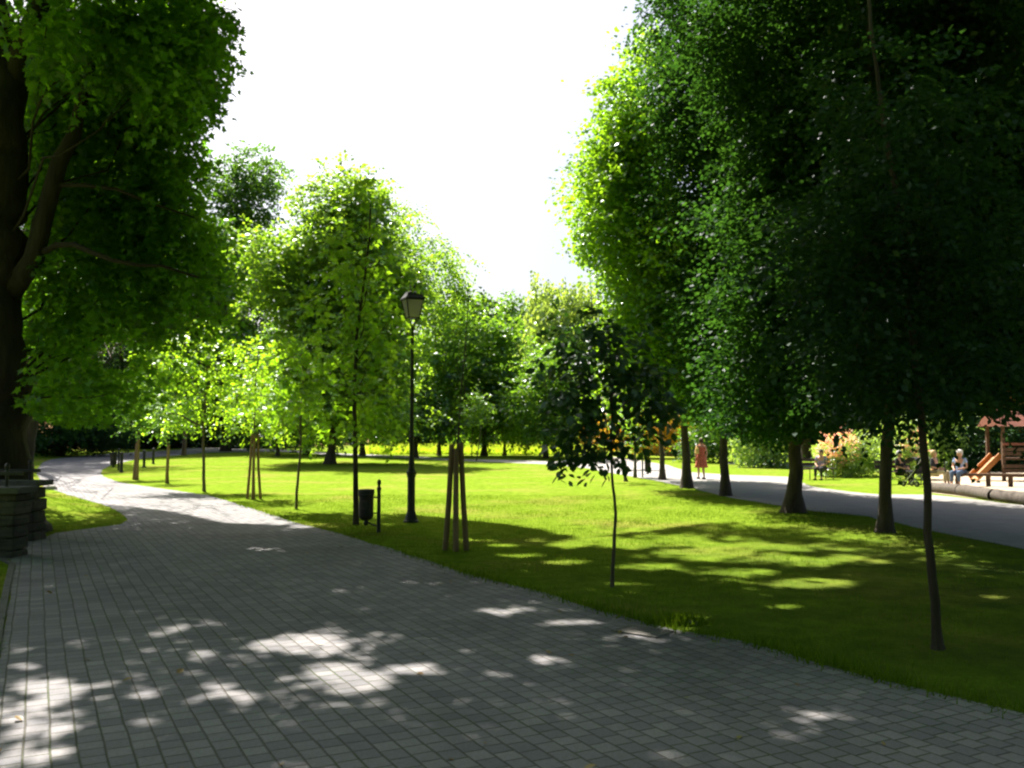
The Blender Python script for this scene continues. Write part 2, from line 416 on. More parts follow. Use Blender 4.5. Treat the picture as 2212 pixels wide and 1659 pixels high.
OPEN = [[(150, 1052), (560, 1050), (900, 1028), (1500, 1024), (1560, 1060), (1660, 1090), (1600, 1118), (1380, 1152), (1240, 1160), (1120, 1136), (980, 1120), (700, 1094), (655, 1126), (600, 1136), (480, 1130), (380, 1108), (230, 1088)],
        [(170, 1052), (300, 1050), (300, 1085), (230, 1080)]]
_rs = R(55); SPECKS = []
for _ in range(105):
    y_ = 1130 + 400 * _rs.uniform() ** 1.2; k_ = (y_ - 949) / 400
    SPECKS.append((40 + 1500 * _rs.uniform() ** 1.3, y_, _rs.uniform(14, 34) * (k_ + .35), _rs.uniform(4, 9) * k_ * (k_ + .5)))
def shadow_px(P):
    k = P[:, 2] / TS[2]
    Q = P - TS[None, :] * k[:, None]; Q[:, 2] = 0
    ok = Q[:, 1] > 1.0
    Q[:, 1] = np.maximum(Q[:, 1], 1.0)
    u, v = proj(Q); return u, v, ok
def cull(rng, P, holes=True, opening=.985):
    u, v, ok = shadow_px(P)
    keep = np.ones(len(P), bool)
    if holes:
        for (cx, cy, rx, ry) in GAPS:
            q = ((u - cx) / rx) ** 2 + ((v - cy) / ry) ** 2
            wv = .45 * np.sin(u * 6.0 / rx + cy) * np.sin(v * 2.6 / ry + cx * .1) + .3 * np.sin(u * 14.0 / rx + v * 5 / ry)
            keep &= ~(ok & (q < 1.0 + wv + rng.normal(size=len(P)) * .28))
        for (cx, cy, rx, ry) in SPECKS:
            q = ((u - cx) / rx) ** 2 + ((v - cy) / ry) ** 2
            keep &= ~(ok & (q < 1.2) & (rng.uniform(size=len(P)) < .55))
    for pol in OPEN:
        ins = np.zeros(len(P), bool); n = len(pol)
        for i in range(n):
            (x1, y1), (x2, y2) = pol[i], pol[(i + 1) % n]
            c = ((y1 > v) != (y2 > v)) & (u < (x2 - x1) * (v - y1) / ((y2 - y1) or 1e-9) + x1)
            ins ^= c
        keep &= ~(ins & ok & (rng.uniform(size=len(P)) < opening))
    return keep

def curve(p0, p1, n=6, sag=.0, rng=None, wob=.04):
    p0, p1 = Vector(p0), Vector(p1); L = (p1 - p0).length; out = []
    for i in range(n + 1):
        t = i / n; p = p0.lerp(p1, t); p.z += sag * L * 4 * t * (1 - t)
        if rng is not None and 0 < i < n: p += Vector(rng.normal(size=3) * wob * L)
        out.append(p)
    return out

def layered(blobs, rng):
    """each bough becomes a few flat spreading tiers with gaps between them"""
    out = []
    for b in blobs:
        x, y, z, rx, ry, rz = b[:6]; w = b[6] if len(b) > 6 else 1.0
        n = 2 if rz < .5 else 3
        for k in range(n):
            f = (k - (n - 1) / 2) * (1.05 / n) * 1.15
            sc = rng.uniform(.72, 1.22) * (1 - .25 * abs(f))
            out.append((x + rng.normal() * rx * .22, y + rng.normal() * ry * .22, z + f * rz * 1.1 + rng.normal() * rz * .07, rx * sc, ry * sc, rz * rng.uniform(.16, .27), w))
    return out
LIMB = .22
def make_tree(name, label, cat, base, trunk, r0, blobs, leaf, size, shape='diamond', bark='bark', seed=1, group=None, r1=None,
              sprayn=10, sl=.6, droop=.15, clump=None, cov=2.4, shell=.42, up=.6, flare=1.5, limbs=None, low=.18, tufts=0, culling=None, overhead=None,
              extra_limbs=(), sides=10, twigs=3, tiers=False, keepfn=None, blobs2=None):
    """a tree: trunk with limbs and a crown of leaves. trunk: points in world space from the base up"""
    rng = R(seed); base = Vector(base)
    t = thing(name, base, label, cat, group)
    tp = [Vector(p) for p in trunk]; L = len(tp)
    # refine the trunk
    pts = []
    for i in range(L - 1):
        seg = 4
        for k in range(seg): pts.append(tp[i].lerp(tp[i + 1], k / seg))
    pts.append(tp[-1])
    for i in range(2, len(pts) - 1): pts[i] += Vector((rng.normal() * r0 * .10, rng.normal() * r0 * .10, 0))
    r1 = r1 if r1 is not None else r0 * .3
    total = max(p.z for p in pts) - pts[0].z
    rads = []
    for p in pts:
        q = (p.z - pts[0].z) / max(total, .01)
        fl = 1 + (flare - 1) * math.exp(-(p.z - pts[0].z) / (max(r0, .04) * 1.6))
        rads.append((r0 + (r1 - r0) * q ** .9) * fl)
    # a finer foot
    foot = [pts[0] + Vector((0, 0, -.15)), pts[0], pts[0].lerp(pts[1], .08), pts[0].lerp(pts[1], .22)]
    fr = [rads[0] * 1.12, rads[0]]
    for p in foot[2:]:
        fr.append(r0 * (1 + (flare - 1) * math.exp(-(p.z - pts[0].z) / (max(r0, .04) * 1.6))))
    mb = MB()
    mb.tube([p - base for p in foot + pts[1:]], fr + rads[1:], sides, .07, rng)
    allb = list(blobs) + list(blobs2 or [])
    for bi, b in enumerate(allb):
        c = Vector(b[:3]); rr = float(np.mean(b[3:6]))
        # start on the trunk somewhat below the bough
        zs = c.z - max(.8, (c - Vector((tp[-1].x, tp[-1].y, c.z))).length * .7) - rr * .3
        best = min(range(1, len(pts)), key=lambda i: abs(pts[i].z - max(zs, pts[0].z + total * low)))
        if bi >= len(blobs): best = len(pts) - 2
        s = pts[best]; rl = min(rads[best] * .5, max(.010, r0 * (limbs or LIMB)))
        cv = curve(s, c, 6, .05, rng, .035)
        mb.tube([p - base for p in cv], [rl * (1 - .72 * i / 6) for i in range(7)], 6, .05, rng)
        for _ in range(twigs):
            st = cv[rng.randint(3, 7)]
            e = c + Vector(norm(rng.normal(size=(1, 3)))[0] * np.array(b[3:6]) * .85)
            c2 = curve(st, e, 4, .04, rng, .05)
            mb.tube([p - base for p in c2], [rl * .3 * (1 - .75 * i / 4) for i in range(5)], 4)
    for (ps, ra, rb) in extra_limbs:
        n = len(ps)
        mb.tube([Vector(p) - base for p in ps], [ra + (rb - ra) * i / (n - 1) for i in range(n)], 8, .06, rng)
    mb.build('trunk', M[bark], t, smooth=True)
    if tiers: blobs = layered(blobs, rng)
    if tufts:
        ex = []
        for b in blobs:
            for _ in range(tufts):
                u_ = norm(rng.normal(size=(1, 3)) + np.array([[0, 0, .5]]))[0] * rng.uniform(.9, 1.45)
                q_ = rng.uniform(.18, .40)
                ex.append((b[0] + u_[0] * b[3], b[1] + u_[1] * b[4], b[2] + u_[2] * b[5], b[3] * q_, b[4] * q_, b[5] * q_ * 1.1, .8))
        blobs = list(blobs) + ex
    P, D, N = foliage(rng, blobs, size, sprayn, sl, droop, clump, shell, up, cov)
    if blobs2:
        P2, D2, N2 = foliage(rng, blobs2, size * 1.35, sprayn, sl * 1.2, droop, clump, shell, up, cov)
        kk = P2[:, 2] > 1.9 + .53 * P2[:, 1]
        kk &= cull(rng, P2, True)
        P2, D2, N2 = P2[kk], D2[kk], N2[kk]
    k = np.ones(len(P), bool)
    if culling == 'all': k &= cull(rng, P, True)
    if culling == 'open': k &= cull(rng, P, False, .985)
    if isinstance(culling, float): k &= cull(rng, P, False, culling)
    if keepfn is not None: k &= keepfn(P)
    k &= P[:, 2] > H(P[:, 0], P[:, 1]) + .1
    P, D, N = P[k], D[k], N[k]
    S = size * rng.uniform(.65, 1.2, len(P))
    if blobs2:
        P = np.concatenate([P, P2]); D = np.concatenate([D, D2]); N = np.concatenate([N, N2])
        S = np.concatenate([S, size * 1.35 * rng.uniform(.65, 1.2, len(P2))])
    me = leaves_mesh('crown', P - np.array(base), D, N, S, shape)
    link('crown', me, M[leaf], t)
    return t

def B(vx, vy, d, px, pz, ry=None, w=1.0):
    """a bough seen at a picture position, at distance d, radii given across the picture and turned into metres"""
    p = A(vx, vy, d); rx = px * d / F; rz = pz * d / F
    return (p.x, p.y, p.z, rx, ry if ry else rx, rz, w)

# ---------------------------------------------------------------- ground
def terrain():
    xs = np.concatenate([np.linspace(-400, -62, 30), np.linspace(-60, 40, 201), np.linspace(42, 400, 30)])
    ys = np.concatenate([np.linspace(-60, -2, 12), np.linspace(0, 100, 201), np.linspace(104, 700, 60)])
    X, Y = np.meshgrid(xs, ys); Z = H(X, Y)
    V = np.stack([X, Y, Z], -1).reshape(-1, 3); nx, ny = len(xs), len(ys)
    i, j = np.meshgrid(np.arange(nx - 1), np.arange(ny - 1)); a = (j * nx + i).ravel()
    me = raw_mesh('lawn', V, np.stack([a, a + 1, a + 1 + nx, a + nx], 1), 4)
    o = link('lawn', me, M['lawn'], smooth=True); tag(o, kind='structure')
terrain()

def inside(pol, x, y):
    r = np.zeros(np.shape(x), bool); n = len(pol)
    for i in range(n):
        (x1, y1), (x2, y2) = pol[i], pol[(i + 1) % n]
        r ^= ((y1 > y) != (y2 > y)) & (x < (x2 - x1) * (y - y1) / ((y2 - y1) or 1e-9) + x1)
    return r
def smooth_poly(pts, it=2):
    for _ in range(it):
        q = []
        for i in range(len(pts)):
            a, b = pts[i], pts[(i + 1) % len(pts)]
            q.append((a[0] * .75 + b[0] * .25, a[1] * .75 + b[1] * .25)); q.append((a[0] * .25 + b[0] * .75, a[1] * .25 + b[1] * .75))
        pts = q
    return pts
def sheet(name, pol, mat, lift, edge=None, step=1.2, rng=None, wob=0):
    """a path surface: triangulated polygon draped on the ground"""
    import bmesh
    pts = []
    n = len(pol)
    for i in range(n):
        a, b = Vector(pol[i]), Vector(pol[(i + 1) % n]); L = (b - a).length
        st = max(step, .02 * abs((a.y + b.y) / 2) if wob == 0 else step)
        k = max(1, int(L / st))
        for q in range(k):
            p = a.lerp(b, q / k)
            if wob and rng is not None and k > 1: p += Vector((rng.normal() * wob, rng.normal() * wob))
            pts.append(p)
    bm = bmesh.new()
    vs = [bm.verts.new((p.x, p.y, 0)) for p in pts]
    es = [bm.edges.new((vs[i], vs[(i + 1) % len(vs)])) for i in range(len(vs))]
    bmesh.ops.triangle_fill(bm, use_beauty=True, edges=es)
    bmesh.ops.subdivide_edges(bm, edges=[e for e in bm.edges if e.calc_length() > 3], cuts=3, use_grid_fill=False)
    bmesh.ops.triangulate(bm, faces=bm.faces)
    for v in bm.verts: v.co.z = float(H(v.co.x, v.co.y)) + lift
    bmesh.ops.recalc_face_normals(bm, faces=bm.faces)
    if sum(f.normal.z for f in bm.faces) < 0: bmesh.ops.reverse_faces(bm, faces=bm.faces)
    me = bpy.data.meshes.new(name); bm.to_mesh(me); bm.free()
    o = link(name, me, mat); tag(o, kind='structure'); return o
g2 = lambda vx, vy: tuple(G(vx, vy)[:2])
EDGE_R = [(6.4, -1.5)] + [g2(*p) for p in ((2212, 1540), (1900, 1468), (1600, 1385), (1450, 1362), (1300, 1320), (1150, 1275), (1000, 1238), (860, 1190), (740, 1155), (640, 1130),
      (540, 1097), (450, 1070), (340, 1054), (262, 1043), (226, 1031), (217, 1023), (222, 1014), (237, 1006), (277, 996), (318, 989), (362, 985.5), (432, 979))]
FAR_TOP = [g2(*p) for p in ((432, 969), (330, 975), (240, 980), (152, 987), (108, 993), (90, 1000), (80, 1012), (80, 1026), (92, 1042), (110, 1056), (147, 1069), (185, 1080), (221, 1090), (262, 1108),
      (277, 1122), (262, 1133), (200, 1142), (120, 1152))]
PATH = EDGE_R + FAR_TOP + [(-7.6, 14.75), (-16, 14.9), (-16, 12.2), (-6.75, 12.2)] + [g2(*p) for p in ((34, 1220), (24, 1270), (12, 1340), (0, 1420))] + [(-3.1, 5.0), (-2.6, 2), (-2.4, -1.5)]
rp = R(3)
sheet('paved_path', PATH, M['paver'], .004, step=.35, rng=rp, wob=.018)
FARP = [g2(*p) for p in ((380, 978.5), (432, 978), (600, 975.5), (680, 980), (760, 985.5), (889, 991), (1017, 997), (1200, 1004), (1270, 1012), (1330, 1024), (1400, 1035), (1440, 1043), (1500, 1056), (1580, 1076), (1690, 1093), (1760, 1105),
      (1874, 1116), (2016, 1148), (2212, 1187), (2600, 1290), (2600, 1140), (2212, 1092), (2014, 1069), (1895, 1068), (1830, 1062), (1762, 1053), (1725, 1040), (1701, 1030), (1578, 1026), (1490, 1020), (1441, 1004), (1355, 990), (1300, 984), (1262, 990), (1200, 997),
      (1017, 992), (889, 986), (760, 980.5), (680, 976), (600, 971), (470, 967), (400, 964))]
sheet('gravel_path', FARP, M['asphalt'], .006, step=.7, rng=rp, wob=.03)
sheet('distant_path', [g2(*p) for p in ((1560, 1002), (1640, 1004), (1760, 1008), (1830, 1006), (1830, 1002), (1760, 1003), (1640, 1000), (1560, 998))], M['gravel'], .005)
sheet('meadow_path', [g2(*p) for p in ((1090, 978.5), (1230, 982), (1290, 984), (1290, 981.5), (1230, 979.5), (1100, 977))], M['gravel'], .005)
sheet('sand_ground', [g2(*p) for p in ((2005, 1064), (2212, 1090), (2600, 1138), (2700, 1050), (2400, 1024), (2212, 1018), (2060, 1017), (2000, 1024), (1996, 1046))], M['sand'], .005, step=.6, rng=rp, wob=.03)

ke = [(-6.78, 12.15)] + [g2(*p) for p in ((34, 1220), (24, 1270), (12, 1340), (0, 1420))] + [(-3.1, 5.0), (-2.7, 2.5)]
kb = MB()
for i in range(len(ke) - 1):
    a_, b_ = Vector(ke[i]), Vector(ke[i + 1]); n_ = max(1, int((b_ - a_).length / .95)); dv = (b_ - a_) / n_
    for q in range(n_):
        c_ = a_ + dv * (q + .5); rt_ = Matrix.Rotation(math.atan2(dv.y, dv.x), 3, 'Z')
        kb.box((c_.x - .045, c_.y, -.02), (dv.length - .012, .07, .085), rot=rt_)
tag(kb.build('kerb', M['coping'], bevel=.008), kind='structure')
def on_path(x, y): return inside(PATH, x, y) | inside(FARP, x, y)

# grass blades
def blades(name, seed, n, xr, yr, hmin, hmax, mat, wt=None, kind='stuff', label=None, clumpy=True):
    rng = R(seed)
    x = rng.uniform(*xr, n); y = yr[0] + (yr[1] - yr[0]) * rng.uniform(size=n) ** 1.5
    k = ~on_path(x, y) if name != 'edge_grass' else np.ones(n, bool)
    if wt is not None: k &= rng.uniform(size=n) < wt(x, y)
    u = CX + F * x / y; k &= (u > -80) & (u < 2300)
    x, y = x[k], y[k]; P = np.stack([x, y, H(x, y)], 1)
    D = np.array([0, 0, 1.0]) + rng.normal(size=P.shape) * .32
    N = rng.normal(size=P.shape); N[:, 2] *= .2
    S = rng.uniform(hmin, hmax, len(P)) * (1 + .4 * np.sin(x * 2.1) * np.sin(y * 1.7))
    me = leaves_mesh(name, P, D, N, S, 'blade'); o = link(name, me, M[mat]); tag(o, kind=kind)
    return o
def dist_edge(x, y):
    E = np.array(EDGE_R[:14]); d = np.full(np.shape(x), 1e9)
    for i in range(len(E) - 1):
        a, b = E[i], E[i + 1]; ab = b - a; t = np.clip(((x - a[0]) * ab[0] + (y - a[1]) * ab[1]) / (ab @ ab), 0, 1)
        d = np.minimum(d, np.hypot(x - a[0] - t * ab[0], y - a[1] - t * ab[1]))
    return d
blades('grass', 11, 420000, (-16, 16), (4.2, 26), .025, .055, 'blade', lambda x, y: 1 - .85 * np.clip((x + 1) / 6, 0, 1) * np.clip((18 - y) / 6, 0, 1))
blades('edge_grass', 12, 260000, (-9, 8), (4.2, 22), .05, .10, 'blade', lambda x, y: np.exp(-(dist_edge(x, y) / .10) ** 2) * (.35 + .65 * (np.sin(x * 5.1 + y * 3.3) > .1)))
blades('meadow_grass', 13, 26000, (-14, 10), (74, 94), .35, .75, 'meadow', lambda x, y: ((x > -13) & (x < 6)).astype(float))

# ---------------------------------------------------------------- near left trees
b1 = G(-14, 1085); b1 = Vector((-8.95, 15.6, float(H(-8.95, 15.6))))
L1d = 15.6
tr = [b1] + [A(x, y, L1d) for x, y in ((-22, 960), (-18, 830), (-12, 700), (-12, 560), (-4, 420), (0, 300), (2, 190))] + [A(-20, 60, L1d), A(-45, -80, L1d + .2), A(-60, -400, L1d + .5)]
limbA = [A(20, 640, L1d), A(74, 560, L1d - .1), A(95, 470, L1d), A(128, 350, L1d), A(160, 290, L1d + .1), A(178, 215, L1d + .2), A(204, 135, L1d + .3), A(225, 30, L1d + .4), A(250, -140, L1d + .4)]
limbB = [A(10, 215, L1d), A(40, 130, L1d), A(70, 50, L1d), A(104, -30, L1d), A(150, -200, L1d)]
limbC = [A(60, 580, L1d), A(94, 545, L1d - .1), A(123, 529, L1d - .2), A(160, 528, L1d - .3), A(194, 543, L1d - .4), A(243, 562, L1d - .5), A(300, 573, L1d - .4), A(350, 574, L1d - .3), A(430, 600, L1d)]
limbD = [A(120, 400, L1d), A(180, 400, L1d), A(250, 408, L1d), A(330, 440, L1d + .2), A(420, 470, L1d + .4)]
def ragged(P):
    x, y, z = P.T
    a = np.sin(z * 1.9 + y * .8) + np.sin(z * 4.1 - y * 2.3 + 1) * .7 + np.sin(z * 8.7 + y * 5.1 + x * 3) * .45
    return a * .7 + R(9).normal(size=len(P)) * .55
def lkeep(P):
    u, v = proj(P)
    lim = np.interp(v, [-400, -60, 0, 60, 130, 240, 280, 380, 440, 540, 620, 760, 900], [250, 440, 470, 505, 503, 478, 452, 430, 445, 505, 520, 480, 300])
    lim = lim + ragged(P) * 26
    # the bare trunk and limbs stay in view
    tr_ = (u < 62 - np.clip((v - 560) / 400, 0, 1) * 30 + 14 * np.exp(-((v - 285) / 25) ** 2)) & (v > 130) & (v < 930) & (P[:, 1] < 16.6)
    gap = ((u - 248) / 40) ** 2 + ((v - 768) / 34) ** 2 < 1
    return (u < lim) & ~tr_ & ~gap & (v < np.interp(u, [0, 60, 110, 320, 400, 600], [860, 890, 915, 930, 880, 860]))
make_tree('maple_tree', 'huge dark maple trunk that forks, cut by the left edge behind the stone walls', 'tree', b1, tr, .60,
    [B(330, 90, 16.5, 130, 110, 2.0), B(430, 70, 17.5, 80, 90, 1.4), B(180, 130, 17.8, 110, 110, 1.6, .8), B(400, 210, 17, 95, 90, 1.5), B(260, 260, 18, 130, 100, 1.6),
     B(370, 370, 17.5, 90, 80, 1.4), B(160, 420, 17.5, 110, 90, 1.5), B(300, 480, 17.5, 120, 70, 1.5), B(430, 520, 17.5, 90, 70, 1.3), B(200, 620, 17, 110, 60, 1.3, .8), B(400, 620, 17, 110, 50, 1.3, .7),
     B(90, 340, 18, 50, 80, 1.2), B(130, 730, 17, 70, 70, 1.0, .7), B(250, 700, 16.6, 90, 45, 1.0, .6), B(190, 860, 15.6, 110, 45, .9, .6), B(120, 900, 15.2, 70, 26, .7, .5), B(90, 800, 17, 50, 50, .8, .5), B(250, 40, 14.6, 90, 70, .8), B(350, 130, 14.8, 80, 60, .8, .8), B(150, 250, 16.8, 60, 60, .7), B(110, 150, 16.8, 50, 60, .7)],
    'maple', .135, 'maple', seed=21, r1=.26, cov=1.0, sprayn=8, sl=.7, bark='bark_dark', clump=.75, flare=1.5, droop=.3, culling='open', keepfn=lkeep, sides=16, limbs=.05, tiers=True,
    extra_limbs=[(limbA, .19, .06), (limbB, .22, .12), (limbC, .07, .02), (limbD, .045, .015)],
    blobs2=[(-6.5, 13.5, 10.6, 2.6, 3, 1.4), (-2.8, 14.2, 11.2, 2.6, 3, 1.3), (-5.6, 10.8, 9.6, 2.5, 2.6, 1.3), (-2.0, 11.2, 9.6, 2.4, 2.4, 1.2), (-7.4, 17, 12.4, 2.6, 2.5, 1.4), (-9.5, 12, 10.0, 2.4, 2.8, 1.5),
            (-3.4, 17.0, 12.6, 2.5, 2.3, 1.2), (-5.5, 21, 15, 3, 3, 1.6), (-8.5, 22, 16.5, 3, 3, 2), (-2.2, 20.5, 14.6, 2.8, 2.6, 1.5), (1.0, 19.5, 14.0, 2.6, 2.4, 1.4), (-8.4, 25.5, 18.3, 3, 3, 2), (-5.5, 25.5, 18, 3, 2.6, 2), (-9.5, 29, 20, 3, 3, 2), (-6.3, 29, 20, 3, 3, 2), (-3.2, 26.5, 18.8, 3, 3, 2), (-11.5, 26, 18.5, 3, 3, 2), (-.5, 16.0, 12.0, 2.4, 2.4, 1.2), (-9.4, 9.2, 8.6, 2.2, 2.2, 1.3), (-5.0, 8.9, 8.2, 2.2, 1.6, 1.0), (-11.5, 16, 11, 2.4, 3, 1.5)])
# young bright leaves hanging at the top of the fork, on a shoot of a second stem
b = G(52, 1016); d2 = b.y
make_tree('maple_tree', 'leaning dark trunk just behind the railing, second from the left edge', 'tree', b,
    [b] + [A(x, y, d2) for x, y in ((62, 950), (80, 860), (97, 780), (108, 700), (118, 600), (130, 450), (140, 300))], .33,
    [B(100, 60, 13.5, 75, 50, .8, .8), B(130, 180, 20, 70, 60, 1.2), B(95, 240, 20, 40, 50, 1.0), B(160, 680, 19, 70, 50, 1.0), B(220, 790, 18.5, 60, 50, .9), B(140, 850, 18, 50, 30, .7), B(100, 650, 20, 40, 60, .8), B(390, -20, 26, 120, 90, 2.4, .45), B(300, 130, 26, 120, 90, 2.4, .45), B(410, 160, 25, 90, 80, 2, .45), B(300, 330, 26, 110, 90, 2, .45), B(400, 340, 27, 70, 90, 2, .45), B(420, 450, 27, 70, 70, 2, .45), B(330, 560, 26, 100, 60, 2, .45)],
    'maple', .15, 'maple', seed=22, cov=.95, tiers=True, limbs=.1, bark='bark_dark', sprayn=7, sl=.6, droop=.3, flare=1.5, clump=.6, culling='open', keepfn=lkeep)
def simple_tree(name, label, cat, vx, vy, top, r, blobs, leaf, size, seed, lean=0, **kw):
    b = G(vx, vy); d = b.y; mid = A(vx + lean * .5, (vy + top) / 2, d); t = A(vx + lean, top, d)
    kw.setdefault('r1', r * .12); kw.setdefault('tufts', 4)
    return make_tree(name, label, cat, b, [b, b.lerp(mid, .5) + Vector((.02, 0, 0)), mid, mid.lerp(t, .5), t], r, blobs(d), leaf, size, seed=seed, **kw)

# ---------------------------------------------------------------- left bank and background trees
OLD = 'old trees on the shaded bank'
simple_tree('maple_tree', 'straight dark trunk on the shaded bank, between the bright gap and the leaning trunk', 'tree', 193, 972, 300, .30,
    lambda d: [B(150, 420, d, 90, 110, 4), B(260, 520, d, 100, 90, 4), B(120, 600, d, 70, 80, 4), B(300, 640, d, 80, 60, 3), B(330, 420, d, 80, 110, 3), B(200, 300, d, 90, 100, 4), B(200, 690, d, 60, 50, 5), B(100, 200, d, 120, 90, 5)], 'maple', .32, 31, cov=1.8, sl=1.2, bark='bark', group=OLD)
simple_tree('young_linden', 'bright sunlit leafy tree low on the bank, seen beside the straight dark trunk', 'tree', 130, 985, 640, .22,
    lambda d: [B(150, 860, d, 36, 40), B(130, 800, d, 36, 40), B(158, 915, d, 30, 20), B(165, 760, d, 34, 40)], 'mid', .26, 32, cov=1.6, sl=.9)
simple_tree('spruce_tree', 'dark evergreen standing behind the shaded bend of the path', 'tree', 330, 968, 640, .3,
    lambda d: [B(330, 690, d, 40, 50), B(325, 780, d, 62, 55), B(330, 860, d, 85, 50), B(330, 925, d, 85, 28)], 'dark', .4, 33, cov=2.0, sl=1.3, droop=.5)
simple_tree('spruce_tree', 'dark evergreen at the left end of the shaded bend, above the far bin', 'tree', 262, 968, 560, .32,
    lambda d: [B(280, 850, d, 55, 50), B(250, 900, d, 80, 40), B(285, 620, d, 30, 60), B(210, 700, d, 30, 60), B(300, 930, d, 80, 24)], 'dark', .4, 34, cov=1.9, sl=1.3, droop=.5)
simple_tree('tall_tree', 'tall narrow dark green tree rising alone against the white sky', 'tree', 512, 968, 420, .3,
    lambda d: [B(540, 375, d, 55, 45), B(545, 440, d, 68, 60), B(530, 520, d, 66, 60), B(545, 600, d, 60, 55), B(500, 660, d, 60, 60), B(555, 690, d, 50, 60), B(500, 750, d, 70, 60), B(480, 400, d, 28, 40)], 'linden', .42, 35, cov=1.5, sl=1.3, clump=1.6)
simple_tree('broadleaf_tree', 'dark tree with a black trunk at the back of the shaded lawn', 'tree', 488, 975, 600, .42,
    lambda d: [B(440, 640, d, 70, 80), B(480, 800, d, 80, 70), B(420, 760, d, 70, 70), B(520, 880, d, 80, 40), B(400, 880, d, 70, 40), B(455, 560, d, 60, 60)], 'linden', .42, 36, cov=2.3, sl=1.3)
simple_tree('broadleaf_tree', 'dark leafy tree filling the gap above the far bin', 'tree', 380, 968, 560, .5,
    lambda d: [B(370, 600, d, 70, 80), B(340, 700, d, 80, 80), B(400, 820, d, 80, 60), B(310, 540, d, 50, 60)], 'linden', .45, 37, cov=1.7, sl=1.4)
simple_tree('broadleaf_tree', 'dark mass of leaves at the far left behind the leaning trunk', 'tree', 40, 970, 500, .5,
    lambda d: [B(20, 500, d, 120, 150), B(60, 720, d, 120, 110), B(-20, 880, d, 130, 60), B(120, 300, d, 120, 150), B(200, 150, d, 140, 110), B(110, 930, d, 70, 20)], 'shade_linden', .4, 38, cov=1.0, sl=1.4)
# lawn tree and neighbours
simple_tree('lawn_tree', 'broad sunny yellow-green tree with a thick leaning trunk standing on the lawn', 'tree', 713, 1002, 520, .25,
    lambda d: [B(752, 405, d, 30, 34, 1.5), B(700, 450, d, 46, 34, 2.0), B(800, 450, d, 46, 34, 2.0), B(745, 500, d, 62, 44, 2.4), B(790, 530, d, 62, 42, 2.4), B(640, 540, d, 70, 50, 3), B(880, 640, d, 40, 40, 2), B(745, 580, d, 80, 60, 3), B(840, 585, d, 62, 52, 2.5), B(640, 660, d, 75, 60, 3), B(720, 690, d, 80, 65, 3),
               B(820, 680, d, 70, 60, 3), B(650, 770, d, 80, 58, 3), B(740, 800, d, 80, 58, 3), B(830, 780, d, 70, 60, 3), B(690, 880, d, 90, 42, 3), B(800, 880, d, 80, 42, 3), B(615, 600, d, 40, 40, 2)], 'bright', .30, 41, lean=45, cov=1.4, sl=1.0, clump=1.2, flare=1.9, tiers=True)
simple_tree('locust_tree', 'loose feathery tree with arching twigs just behind the street lamp', 'tree', 950, 985, 560, .12,
    lambda d: [B(880, 470, d, 24, 46, 1.2, .7), B(930, 540, d, 48, 30, 1.6, .7), B(960, 600, d, 52, 26, 1.6, .7), B(905, 610, d, 40, 36, 1.5, .7), B(860, 560, d, 36, 40, 1.5, .7), B(930, 680, d, 60, 34, 2, .8), B(900, 760, d, 50, 50, 2), B(960, 800, d, 50, 50, 2), B(980, 650, d, 30, 20, 1.2, .6)],
    'rowan', .26, 42, lean=-15, tiers=True, cov=.85, sl=1.5, droop=.45, clump=1.0)
simple_tree('broadleaf_tree', 'rounded mid-green tree behind the far gravel path, right of the lamp', 'tree', 1046, 985, 760, .22,
    lambda d: [B(1040, 730, d, 60, 50), B(1100, 790, d, 60, 60), B(1000, 800, d, 60, 60), B(1060, 860, d, 70, 55), B(1120, 870, d, 60, 50), B(980, 890, d, 60, 40), B(1090, 920, d, 60, 25)], 'mid', .34, 43, cov=1.8, sl=1.0)
simple_tree('broadleaf_tree', 'leafy tree behind the three-staked sapling and the tall meadow grass', 'tree', 905, 972, 780, .25,
    lambda d: [B(900, 800, d, 70, 70), B(860, 880, d, 80, 45), B(950, 890, d, 70, 40), B(830, 780, d, 60, 60), B(985, 740, d, 50, 60)], 'mid', .42, 44, cov=1.9, sl=1.2)
simple_tree('birch_tree', 'tall pale green birch with hanging twigs in the hazy distance', 'tree', 1180, 968, 700, .35,
    lambda d: [B(1165, 640, d, 30, 42), B(1210, 640, d, 42, 44), B(1262, 650, d, 40, 44), B(1180, 720, d, 50, 60), B(1250, 730, d, 60, 60), B(1160, 800, d, 55, 60), B(1230, 830, d, 70, 60), B(1300, 700, d, 45, 55)], 'willow', .48, 45, cov=1.7, sl=2.0, droop=1.6)
simple_tree('broadleaf_tree', 'low far-off tree with a rounded top between the lamp and the pale birch', 'tree', 1075, 965, 645, .4,
    lambda d: [B(1060, 680, d, 50, 32), B(1105, 700, d, 50, 45), B(1020, 700, d, 40, 40), B(1120, 770, d, 60, 60)], 'mid', .5, 46, cov=1.9, sl=1.4)
simple_tree('broadleaf_tree', 'dark leafy tree on the far lawn left of the round-leaved sapling', 'tree', 1179, 990, 800, .17,
    lambda d: [B(1180, 800, d, 60, 45, 2.5), B(1150, 870, d, 55, 45, 2.5), B(1220, 860, d, 60, 50, 2.5), B(1190, 925, d, 60, 25, 2.2)], 'mid', .26, 47, cov=1.3, sl=.8)
